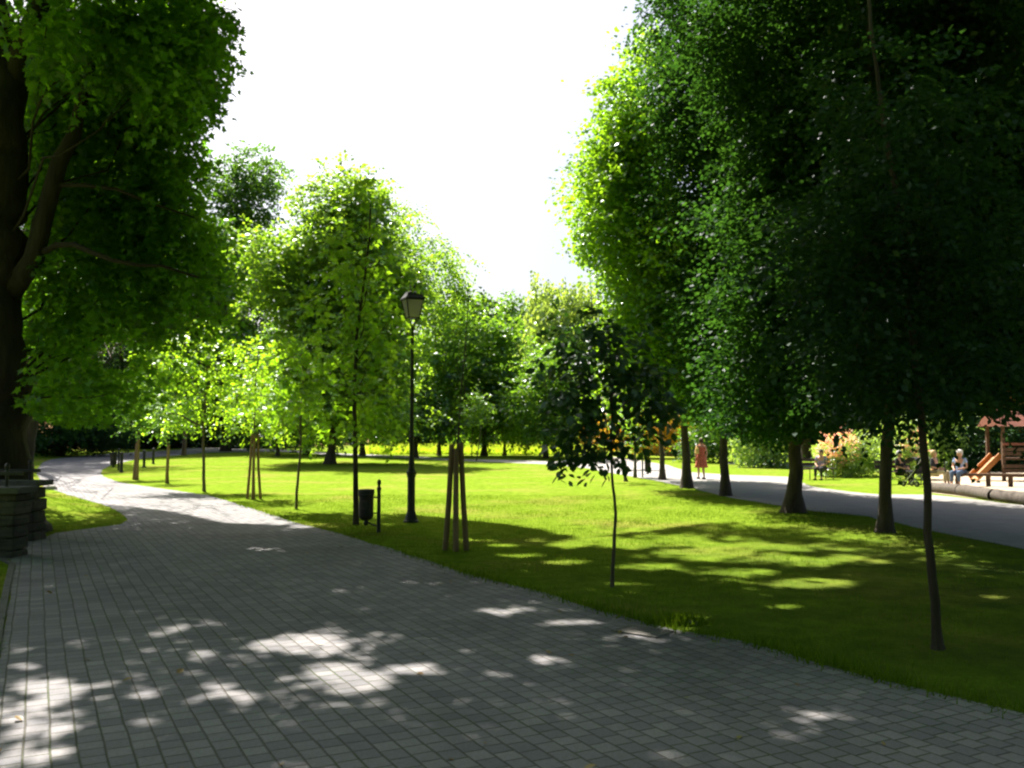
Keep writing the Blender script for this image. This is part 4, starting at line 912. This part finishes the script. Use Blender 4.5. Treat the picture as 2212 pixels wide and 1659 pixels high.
# ---------------------------------------------------------------- litter bins
def bin_(base, label, group='black park litter bins', side=-1, rz=0, scale=1.0):
    t = thing('litter_bin', base, label, 'litter bin', group, rz); t.scale = (scale,) * 3
    MB().lathe([(.04, -.1), (.04, .02), (.034, .04), (.032, .72), (.04, .73), (.04, .76), (.026, .78), (.022, .80), (.034, .83), (.038, .86), (.03, .89), (.01, .91)], 12).build('post', M['iron'], t, smooth=False)
    x = side * .225
    body = MB().lathe([(.03, .20), (.085, .215), (.12, .25), (.128, .30), (.128, .62), (.134, .63), (.134, .65)], 20, c=(x, 0, 0)).build('bin_body', M['binbody'], t, smooth=False)
    MB().lathe([(.128, .652), (.142, .655), (.142, .72), (.136, .735), (.10, .738), (.10, .73)], 20, c=(x, 0, 0)).build('rim', M['iron'], t)
    for z_ in (.33, .60): MB().tube([(0, 0, z_), (x * .5, 0, z_)], .012, 6).build('bracket', M['iron'], t)
    MB().tube([(0, 0, .10), (x * .55, 0, .13), (x, 0, .2)], .013, 6).lathe([(.03, .12), (.045, .16), (.03, .205)], 10, c=(x, 0, 0)).build('lower_bracket', M['iron'], t)
    MB().add([Vector((x + .1315 * cos(a), .1315 * sin(a), z)) for z in (.40, .56) for a in [radians(q) for q in (235, 250, 265, 280, 295)]],
             [(i, i + 1, i + 6, i + 5) for i in range(4)]).build('panel', M['binlabel'], body)
    return t
bin_(G(818, 1150), 'black cylindrical bin hung on a knobbed post left of the lamp', side=-1, rz=radians(-6))
p2 = G(1388, 1031); bin_(p2, 'small dark bin on a thin post by the bright gravel path', side=1, scale=1.0)
p3 = G(256, 1016); bin_(p3, 'far black bin at the shaded bend of the paved path', side=-1, scale=1.25)
# dark posts next to the far bin
for vx, vy, lb_ in ((262, 1020, 'dark bollard post right of the far bin'), (311, 1010, 'dark bollard post behind the two short stakes'), (331, 1002, 'dark bollard post farthest round the shaded bend')):
    b = G(vx, vy); MB_ = MB().lathe([(.10, -.1), (.10, .03), (.075, .06), (.075, .85), (.09, .87), (.09, .92), (.05, .97), (.02, 1.0)], 10)
    o = MB_.build('bollard', M['iron']); o.location = b; tag(o, lb_, 'bollard', 'dark posts at the bend')

# ---------------------------------------------------------------- stone walls with railings, bottom left
def low_wall(y0, x1, label, posts, railend):
    y1 = y0 + .42; zt = .86; x0 = x1 - 5
    t = thing('stone_wall', (x1 - 2.5, y0 + .2, 0), label, 'stone wall', 'low stone walls with railings')
    rng = R(int(y0 * 10))
    mb = MB()
    # body with rough quoin stones on the end
    mb.box(((x0 + x1 - .12) / 2 - (x1 - 2.5), 0, zt / 2 - .1), (x1 - .12 - x0, .36, zt + .2))
    mb.build('wall_body', M['stone'], t)
    z = -.05; 
    while z < zt - .05:
        h = rng.uniform(.13, .2); h = min(h, zt - z - .004)
        w = rng.uniform(.24, .36); o = MB().box((2.5 - w / 2 + rng.uniform(-.015, .02), 0, z + h / 2), (w, .40 + rng.uniform(-.02, .03), h - .012), taper=rng.uniform(.93, .99))
        o.build('corner_stone', M['stone'], t, bevel=.02); z += h
    MB().box(((x0 - x1) / 2 + 2.5 + .02, 0, zt + .045), (x1 - x0 + .1, .52, .085)).build('coping', M['coping'], t, bevel=.012)
    return t
W1 = low_wall(12.25, -6.72, 'nearer low stone wall end with a stone coping at the left edge', (15,), 0)
W2 = low_wall(14.25, -7.52, 'farther low stone wall end, just behind the nearer one', (65,), 0)
def railing(y, xs, x_end, label, zr=1.12):
    t = thing('railing', (xs[0], y, .945), label, 'railing', 'black railings on the walls')
    for x in xs:
        MB().lathe([(.035, 0), (.022, .02), (.022, .20), (.03, .21), (.018, .235), (.03, .26), (.034, .29), (.025, .315), (.005, .33)], 10, c=(x - xs[0], 0, 0)).build('post', M['iron'], t)
    MB().box(((x_end + xs[-1] - 1.2 - 2 * xs[0]) / 2, 0, zr - .945), (x_end - xs[-1] + 1.2, .05, .05)).build('rail', M['iron'], t, bevel=.006)
xa = A(15, 1030, 12.46).x; railing(12.46, [xa, xa - 1.4], xa + .22, 'black iron rail with ball-topped posts on the nearer stone wall', 1.13)
xb = A(65, 1030, 14.46).x; railing(14.46, [xb, xb - 1.4], xb + .16, 'black iron rail with ball-topped posts on the farther stone wall', 1.10)
def rock(base, r, label, seed, sc=(1, .8, .6)):
    import bmesh
    rng = R(seed); bm = bmesh.new(); bmesh.ops.create_icosphere(bm, subdivisions=3, radius=r)
    for v in bm.verts:
        n_ = 1 + .16 * math.sin(v.co.x / r * 3 + seed) * math.cos(v.co.y / r * 2.6) + rng.normal() * .02
        v.co = Vector((v.co.x * sc[0], v.co.y * sc[1], v.co.z * sc[2])) * n_
    me = bpy.data.meshes.new('stone'); bm.to_mesh(me); bm.free()
    o = link('stone', me, M['rock'], smooth=True); o.location = base; tag(o, label, 'stone'); return o
rock(G(106, 1058), .22, 'dark rounded stone on the rim of the left grass bank', 5, (1, .8, .8))
# a few fallen leaves on the pavers
rng = R(401); n = 420; fx = rng.uniform(-5, 5, n); fy = 3.6 + 12 * rng.uniform(size=n) ** 1.3
kf = inside(PATH, fx, fy) & (rng.uniform(size=n) < .25 + .75 * np.exp(-dist_edge(fx, fy) / .5)); fx, fy = fx[kf], fy[kf]; n = len(fx)
P = np.stack([fx, fy, H(fx, fy) + .012], 1); D = rng.normal(size=(n, 3)); D[:, 2] *= .12; N = np.array([0, 0, 1.0]) + rng.normal(size=(n, 3)) * .22
o = link('fallen_leaves', leaves_mesh('fallen_leaves', P, D, N, rng.uniform(.03, .07, n), 'oval'), M['litter']); tag(o, kind='stuff')
gt = G(1478, 1352); rock(gt + Vector((.06, .05, .01)), .06, 'pale stone lying in the grass tuft at the path edge', 6, (1, .7, .55))
# grass tuft
rng = R(77); n = 900; P = np.array(G(1462, 1348))[None] + rng.normal(size=(n, 3)) * np.array([.11, .05, 0]); 
D = np.array([0, 0, 1.0]) + rng.normal(size=(n, 3)) * .4; N = rng.normal(size=(n, 3))
o = link('grass_tuft', leaves_mesh('grass_tuft', P, D, N, rng.uniform(.05, .13, n), 'blade'), M['blade']); tag(o, 'bright tuft of long grass at the edge of the pavers', 'grass tuft')
# drain grate
gr = G(1388, 1366); t = thing('drain_grate', gr + Vector((0, 0, .008)), 'rusty slotted drain grate set in the pavers by the grass', 'drain grate', rz=radians(-38))
f = MB(); 
for s_ in (-1, 1): f.box((0, s_ * .14, .004), (.42, .02, .012)); f.box((s_ * .2, 0, .004), (.02, .26, .012))
f.build('frame', M['grate'], t)
f = MB()
for i in range(11): f.box((-.165 + i * .033, 0, .003), (.017, .258, .010))
f.build('grille', M['grate'], t)

# ---------------------------------------------------------------- log edging, benches, play area
le = [G(2006, 1062), G(2075, 1070), G(2150, 1082), G(2232, 1093), G(2320, 1106)]
LOGL = ['first log of the sand edging, beside the slim near trunk', 'second log of the sand edging, with a pale sawn end', 'third log of the sand edging below the play tower', 'last log of the sand edging at the right border of the picture']
for i in range(4):
    a, b = le[i], le[i + 1]; dvec = (b - a); L = dvec.length - .05; r = .165
    t = thing('edging_log', a + Vector((0, 0, r - .02)), LOGL[i], 'log', 'logs edging the sand', rz=math.atan2(dvec.y, dvec.x))
    rr = R(300 + i)
    MB().tube([(.03 + L * q / 6, rr.normal() * .008, rr.normal() * .008) for q in range(7)], r, 14, .04, rr, cap=False).build('log_body', M['log'], t, smooth=True)
    MB().lathe([(.158, 0), (.15, .012)], 14).build('sawn_end', M['logend'], t).matrix_local = Matrix.Translation((.045, 0, 0)) @ Matrix.Rotation(radians(-90), 4, 'Y')

def bench(base, w, label, rz=0, back=True):
    t = thing('park_bench', base, label, 'bench', 'park benches', rz)
    for i in range(3): MB().box((0, -.16 + i * .16, .45), (w, .13, .035)).build('seat_slat', M['benchwood'], t, bevel=.005)
    if back:
        for i in range(2): MB().box((0, .27 + i * .03, .62 + i * .17), (w, .03, .12), rot=Matrix.Rotation(radians(-12), 3, 'X')).build('back_slat', M['benchwood'], t, bevel=.005)
    for s_ in (-1, 1):
        MB().tube([(s_ * w * .38, -.2, -.05), (s_ * w * .38, -.2, .42), (s_ * w * .38, .22, .42)], .02, 6).build('leg', M['iron'], t)
        MB().tube([(s_ * w * .38, .26, -.05), (s_ * w * .38, .22, .42), (s_ * w * .38, .32, .86)], .02, 6).build('leg', M['iron'], t)
    return t

def figure(name, joints, edges, mats=None):
    """a skinned surface from joints {name: (x, y, z, radius)}"""
    idx = {n_: i for i, n_ in enumerate(joints)}
    me = bpy.data.meshes.new(name)
    me.from_pydata([j[:3] for j in joints.values()], [(idx[a], idx[b]) for a, b in edges], [])
    o = bpy.data.objects.new(name, me); COL.objects.link(o)
    sk = o.modifiers.new('Skin', 'SKIN'); sk.use_smooth_shade = True
    sb = o.modifiers.new('Sub', 'SUBSURF'); sb.levels = 2; sb.render_levels = 2
    if not me.skin_vertices: me.skin_vertices.new()
    for j, v in zip(joints.values(), me.skin_vertices[0].data):
        rr = j[3]; v.radius = (rr, rr) if not hasattr(rr, '__len__') else rr
    me.skin_vertices[0].data[0].use_root = True
    dg = bpy.context.evaluated_depsgraph_get(); dg.update()
    m2 = bpy.data.meshes.new_from_object(o.evaluated_get(dg)); m2.name = name
    bpy.data.objects.remove(o); bpy.data.meshes.remove(me)
    return m2

def person(base, label, rz, pose, top, bottom, hair, scale=1.0, dress=False, cap=False, arms=None, shoes='fabric_black', bag=False, short=True):
    """pose 'stand', 'walk' or 'sit'; faces local -Y"""
    t = thing('person', base, label, 'person', None, rz); t.scale = (scale,) * 3
    sit = pose == 'sit'
    z0 = .50 if sit else .93
    J = {'pelvis': (0, 0, z0, .12), 'waist': (0, .0, z0 + .15, .105), 'chest': (0, .0, z0 + .34, .125), 'neck': (0, .01, z0 + .48, .055), 'head': (0, -.01, z0 + .585, .078), 'crown': (0, 0, z0 + .67, .072),
         'nose': (0, -.09, z0 + .60, .014), 'chin': (0, -.05, z0 + .535, .04)}
    E = [('pelvis', 'waist'), ('waist', 'chest'), ('chest', 'neck'), ('neck', 'head'), ('head', 'crown'), ('head', 'nose'), ('neck', 'chin')]
    for s_, sd in ((-1, 'r'), (1, 'l')):
        J['ear' + sd] = (s_ * .078, .005, z0 + .60, .016); E.append(('head', 'ear' + sd))
        sh = Vector((s_ * .165, .01, z0 + .42))
        if arms and sd in arms: el, wr = (Vector(v) for v in arms[sd])
        elif sit: el = Vector((s_ * .23, -.02, z0 + .16)); wr = Vector((s_ * .12, -.23, z0 + .10))
        else: el = Vector((s_ * .21, .03, z0 + .13)); wr = Vector((s_ * .20, -.05, z0 - .10))
        J['sh' + sd] = (*sh, .05); J['el' + sd] = (*el, .037); J['wr' + sd] = (*wr, .024)
        fd = (wr - el).normalized(); pl = wr + fd * .06; J['pm' + sd] = (*pl, .030)
        E += [('chest', 'sh' + sd), ('sh' + sd, 'el' + sd), ('el' + sd, 'wr' + sd), ('wr' + sd, 'pm' + sd)]
        sdv = fd.cross(Vector((0, -1, 0)) if abs(fd.y) < .9 else Vector((0, 0, 1))).normalized()
        cu = fd.cross(sdv).normalized()
        for q, (off, ln) in enumerate(((-.030, .060), (-.010, .072), (.010, .068), (.030, .052))):
            a = pl + fd * .035 + sdv * off; b = a + fd * ln * .5 + cu * .006; c = a + fd * ln + cu * .022
            J[f'f{q}a{sd}'] = (*a, .010); J[f'f{q}b{sd}'] = (*b, .0085); J[f'f{q}c{sd}'] = (*c, .007)
            E += [('pm' + sd, f'f{q}a{sd}'), (f'f{q}a{sd}', f'f{q}b{sd}'), (f'f{q}b{sd}', f'f{q}c{sd}')]
        th = wr + fd * .025 + sdv * .034; J['th' + sd] = (*th, .011); J['tt' + sd] = (*(th + fd * .04 + sdv * .018), .008)
        E += [('wr' + sd, 'th' + sd), ('th' + sd, 'tt' + sd)]
        hp = Vector((s_ * .09, 0, z0 - .05))
        if sit: kn = Vector((s_ * .11, -.43, z0 + .0)); an = Vector((s_ * .12, -.42, .09))
        elif pose == 'walk': kn = Vector((s_ * .08, -.06 - .05 * s_, .50)); an = Vector((s_ * .07, -.12 if s_ > 0 else .14, .09))
        else: kn = Vector((s_ * .09, -.02, .5)); an = Vector((s_ * .09, 0, .09))
        J['hp' + sd] = (*hp, .085); J['kn' + sd] = (*kn, .055); J['cf' + sd] = (*(kn.lerp(an, .35) + Vector((0, .015, 0))), .052); J['an' + sd] = (*an, .034); J['to' + sd] = (an.x, an.y - .15, .035, .03)
        E += [('pelvis', 'hp' + sd), ('hp' + sd, 'kn' + sd), ('kn' + sd, 'cf' + sd), ('cf' + sd, 'an' + sd), ('an' + sd, 'to' + sd)]
    link('body', figure('body', J, E), M['skin'], t, True)
    def sub(keys, grow, name, mat, trunc=None):
        JJ = {k_: (*J[k_][:3], J[k_][3] + grow) for k_ in keys}
        if trunc:
            for k_, (a, b, f_) in trunc.items():
                p = Vector(J[a][:3]).lerp(Vector(J[b][:3]), f_); JJ[k_] = (*p, J[a][3] * (1 - f_) + J[b][3] * f_ + grow)
        ks = list(JJ); EE = [(a, b) for a, b in E if a in ks and b in ks]
        if trunc: EE += [(a, k_) for k_, (a, b, f_) in trunc.items()]
        link(name, figure(name, JJ, EE), M[mat], t, True)
    if dress:
        prof = [(.17, z0 + .37, .12), (.175, z0 + .30, .125), (.15, z0 + .15, .115), (.17, z0 + .02, .14), (.205, z0 - .15, .175), (.245, z0 - .35, .215), (.27, z0 - .46, .24), (.255, z0 - .46, .225), (.2, z0 - .3, .17)]
        mb = MB(); n_ = 28; vs = []; fs = []
        for j, (rx, z, ry) in enumerate(prof):
            for q in range(n_):
                a = 2 * pi * q / n_; w_ = 1 + (.05 * sin(a * 7) * max(0, (z0 + .1 - z)) / .5)
                vs.append((rx * cos(a) * w_, ry * sin(a) * w_, z))
        for j in range(len(prof) - 1):
            for q in range(n_): fs.append((j * n_ + q, j * n_ + (q + 1) % n_, (j + 1) * n_ + (q + 1) % n_, (j + 1) * n_ + q))
        fs.append(tuple(range(n_)))
        mb.add(vs, fs)
        for s_ in (-1, 1): mb.tube([(s_ * .10, -.11, z0 + .35), (s_ * .11, 0, z0 + .475), (s_ * .05, .10, z0 + .36)], .016, 6)
        mb.build('dress', M[top], t, smooth=True)
    else:
        sub(['waist', 'chest', 'pelvis', 'shl', 'shr'], .018, 'shirt', top, {'sl': ('shl', 'ell', .55 if short else 1.0), 'sr': ('shr', 'elr', .55 if short else 1.0)})
        sub(['pelvis', 'hpl', 'hpr', 'knl', 'knr', 'cfl', 'cfr'], .012, 'trousers', bottom, {'al': ('cfl', 'anl', .8), 'ar': ('cfr', 'anr', .8)})
    for sd in 'lr':
        a = Vector(J['an' + sd][:3]); MB().tube([a + Vector((0, .05, -.055)), a + Vector((0, -.06, -.05)), a + Vector((0, -.17, -.055)), a + Vector((0, -.2, -.06))], [.045, .045, .04, .02], 10).build('shoe', M[shoes], t, smooth=True)
    hz = z0 + .63
    MB().lathe([(.06, -.10), (.088, -.05), (.095, .0), (.09, .05), (.07, .09), (.03, .115), (.005, .12)], 16, c=(0, .022, hz), sy=1.08).build('hair', M[hair], t, smooth=True)
    if dress: MB().lathe([(.01, -.03), (.035, -.015), (.04, .01), (.02, .035), (.004, .04)], 12, c=(0, .10, hz + .06)).build('hair_bun', M[hair], t, smooth=True)
    if cap: MB().lathe([(.10, 0), (.102, .03), (.09, .075), (.05, .105), (.006, .115)], 16, c=(0, .01, hz + .015)).box((0, -.12, hz + .02), (.13, .1, .012)).build('cap', M['cap'], t)
    if bag:
        MB().box((.20, .10, z0 + .22), (.15, .12, .26), taper=.85).build('shoulder_bag', M['yellowbag'], t, bevel=.03)
        MB().tube([(.2, .08, z0 + .34), (.16, .03, z0 + .475), (.17, -.06, z0 + .3)], .012, 6).build('bag_strap', M['yellowbag'], t)
    for s_ in (-1, 1): MB().lathe([(.004, -.006), (.011, 0), (.004, .006)], 8, c=(s_ * .03, -.078, z0 + .615)).build('eye', M['hair_brown'], t)
    return t
wb_ = G(1515, 1035)
person(wb_, 'woman in a terracotta dress with a yellow bag, walking on the sunlit gravel path', radians(188), 'walk', 'dress', None, 'hair_brown', 1.0, dress=True, bag=True, arms={'l': ((.24, .02, 1.08), (.21, -.06, .86)), 'r': ((-.24, .03, 1.08), (-.21, .0, .86))})
# bench and sitter behind the black flared trunk
bp = G(1768, 1036); bench(bp, 1.5, 'slatted bench partly hidden by the black flared trunk', rz=radians(20))
person(bp + Vector((.14, .05, -.02)), 'person in a lavender top and dark trousers on the bench by the pink shrub', radians(-35), 'sit', 'fabric_lav', 'fabric_dkgrey', 'hair_brown')
bp = G(1938, 1046); bench(bp, 1.4, 'slatted bench between the last two dark trunks', rz=radians(10))
person(bp + Vector((.12, .02, -.02)), 'grey-haired person in black on the bench beside the pushchair', radians(35), 'sit', 'fabric_black', 'fabric_black', 'hair_grey', short=False)
bp = G(2022, 1048); bench(bp, 1.1, 'low bench behind the slim near trunk', rz=radians(-5), back=False)
person(bp + Vector((-.03, .02, -.02)), 'blond person in dark clothes mostly hidden by the slim near trunk', radians(40), 'sit', 'fabric_dkgrey', 'cream', 'hair_blond', short=False)

# pushchair
pc = G(1976, 1051)
t = thing('pushchair', pc, 'black pushchair between the benches at the last dark trunks', 'pushchair', rz=radians(30))
MB().tube([(-.2, .25, .12), (-.2, -.1, .5), (-.2, -.45, 1.0), (.2, -.45, 1.0), (.2, -.1, .5), (.2, .25, .12)], .015, 6).tube([(-.2, -.25, .12), (-.2, .1, .55)], .013, 6).tube([(.2, -.25, .12), (.2, .1, .55)], .013, 6).build('frame', M['chrome'], t)
MB().box((0, .0, .48), (.36, .42, .10)).box((0, -.2, .68), (.36, .08, .42), rot=Matrix.Rotation(radians(18), 3, 'X')).build('seat', M['fabric_black'], t, bevel=.03)
hood = MB(); vs = []
for i in range(7):
    a = radians(20 + i * 22)
    for x in (-.2, .2): vs.append((x, -.02 - .28 * cos(a), .72 + .28 * sin(a)))
hood.add(vs, [(2 * i, 2 * i + 1, 2 * i + 3, 2 * i + 2) for i in range(6)])
h_ = hood.build('hood', M['fabric_black'], t); so = h_.modifiers.new('Solidify', 'SOLIDIFY'); so.thickness = .02
for x in (-.22, .22):
    for y in (-.25, .27):
        w_ = MB().lathe([(.09, -.02), (.10, -.01), (.10, .01), (.09, .02)], 16).build('wheel', M['fabric_black'], t); w_.matrix_local = Matrix.Translation((x, y, .10)) @ Matrix.Rotation(radians(90), 4, 'Y')
        MB().lathe([(.045, -.024), (.045, .024)], 10).build('hub', M['chrome'], w_)

# long low beam on short legs with the sitter in pale blue
ba, bb_ = A(2052, 1024, 31), A(2262, 1029, 30)
t = thing('balance_beam', Vector((ba.x, ba.y, 0)), 'long low wooden beam on stub legs across the sunlit sand', 'beam', rz=math.atan2(bb_.y - ba.y, bb_.x - ba.x))
L = math.hypot(bb_.x - ba.x, bb_.y - ba.y)
MB().box((L / 2, 0, .40), (L, .24, .09)).build('plank', M['playwood'], t, bevel=.01)
for q in (.08, .40, .63, .9): MB().tube([(L * q, 0, -.05), (L * q, 0, .353)], .075, 9).build('leg', M['playwood'], t)
cb = A(2066, 1024, 31); 
person(Vector((cb.x + .12, cb.y - .02, .0)), 'person in a pale blue top and white cap on the end of the low beam', radians(-48), 'sit', 'fabric_blue', 'denim', 'hair_grey', 1.0, cap=True)

# wooden play tower with an orange slide
tp_ = A(2180, 1024, 34.5); tx, ty = tp_.x, tp_.y
t = thing('play_tower', (tx, ty, 0), 'brown wooden play tower with an orange slide at the right edge of the sand', 'play tower')
for x in (-.5, 1.1):
    for y in (-.55, .55): MB().box((x, y, 1.1), (.11, .11, 2.3)).build('post', M['playwood'], t, bevel=.01)
MB().box((.3, 0, .86), (1.5, 1.0, .08)).build('deck', M['playwood'], t)
for z in (.25, .42, .59, 1.06, 1.22): MB().box((.3, -.62, z), (1.7, .03, .13)).build('side_board', M['playwood'], t)
rf = MB()
rf.add([(-.75, -.8, 2.1), (1.35, -.8, 2.1), (1.35, 0, 2.75), (-.75, 0, 2.75), (-.75, .8, 2.1), (1.35, .8, 2.1)], [(0, 1, 2, 3), (3, 2, 5, 4), (0, 3, 4), (1, 5, 2), (0, 4, 5, 1)]); rf.build('roof', M['redroof'], t)
MB().box((.3, -.64, 1.42), (1.7, .04, .10)).build('red_rail', M['redroof'], t)
sl_ = MB(); 
sl_.add([(-.5, -.3, .92), (-.5, .3, .92), (-1.35, .3, .10), (-1.35, -.3, .10), (-.5, -.3, .86), (-.5, .3, .86), (-1.35, .3, .04), (-1.35, -.3, .04)], [(0, 1, 2, 3), (7, 6, 5, 4), (0, 4, 5, 1), (1, 5, 6, 2), (2, 6, 7, 3), (3, 7, 4, 0)])
for s_ in (-1, 1): sl_.box((-.925, s_ * .32, .58), (1.25, .04, .2), rot=Matrix.Rotation(radians(-44), 3, 'Y'))
sl_.build('slide', M['orange'], t)

# low stone wall beyond the golden shrub
wa = G(1400, 984); wc = G(1530, 988)
mb = MB(); L = (wc - wa).length
mb.box((L / 2, 0, .3), (L, .4, .9)); o = mb.build('garden_wall', M['stone']); o.location = wa; o.rotation_euler = (0, 0, math.atan2(wc.y - wa.y, wc.x - wa.x)); tag(o, 'low grey stone wall behind the golden shrub', 'wall')

# ---------------------------------------------------------------- sky, sun, camera
w = bpy.data.worlds.new('World'); scene.world = w; w.use_nodes = True
nt = w.node_tree; bg = nt.nodes['Background']; sky = nt.nodes.new('ShaderNodeTexSky')
sky.sky_type = 'NISHITA'; sky.sun_disc = False; sky.sun_elevation = SUN_EL; sky.sun_rotation = -SUN_AZ
sky.air_density = 1.0; sky.dust_density = 4.5; sky.ozone_density = 1.0
nt.links.new(sky.outputs[0], bg.inputs[0]); bg.inputs[1].default_value = .05
sd = bpy.data.lights.new('sun', 'SUN'); sd.energy = 5.0; sd.angle = radians(.53); sd.color = (1.0, .93, .82)
so = bpy.data.objects.new('sun', sd); COL.objects.link(so)
so.rotation_euler = Vector(-TS).to_track_quat('-Z', 'Y').to_euler(); so.location = (0, 0, 30)
cam = bpy.data.cameras.new('camera'); co = bpy.data.objects.new('camera', cam); COL.objects.link(co)
co.location = (0, 0, EYE); co.rotation_euler = (radians(90) + PITCH, 0, 0)
cam.sensor_fit = 'HORIZONTAL'; cam.sensor_width = 36; cam.lens = 36 * F / 2212; cam.clip_end = 3000; cam.clip_start = .05
scene.camera = co
scene.view_settings.view_transform = 'Standard'; scene.view_settings.look = 'None'; scene.view_settings.gamma = 1
scene.view_settings.exposure = 1.85
cy = scene.cycles
scene.render.engine = 'CYCLES'
cy.max_bounces = 7; cy.diffuse_bounces = 4; cy.glossy_bounces = 2; cy.transmission_bounces = 4; cy.transparent_max_bounces = 4
cy.use_denoising = True; cy.denoiser = 'OPENIMAGEDENOISE'; cy.caustics_reflective = False; cy.caustics_refractive = False
cy.filter_width = 2.3
cy.use_light_tree = False
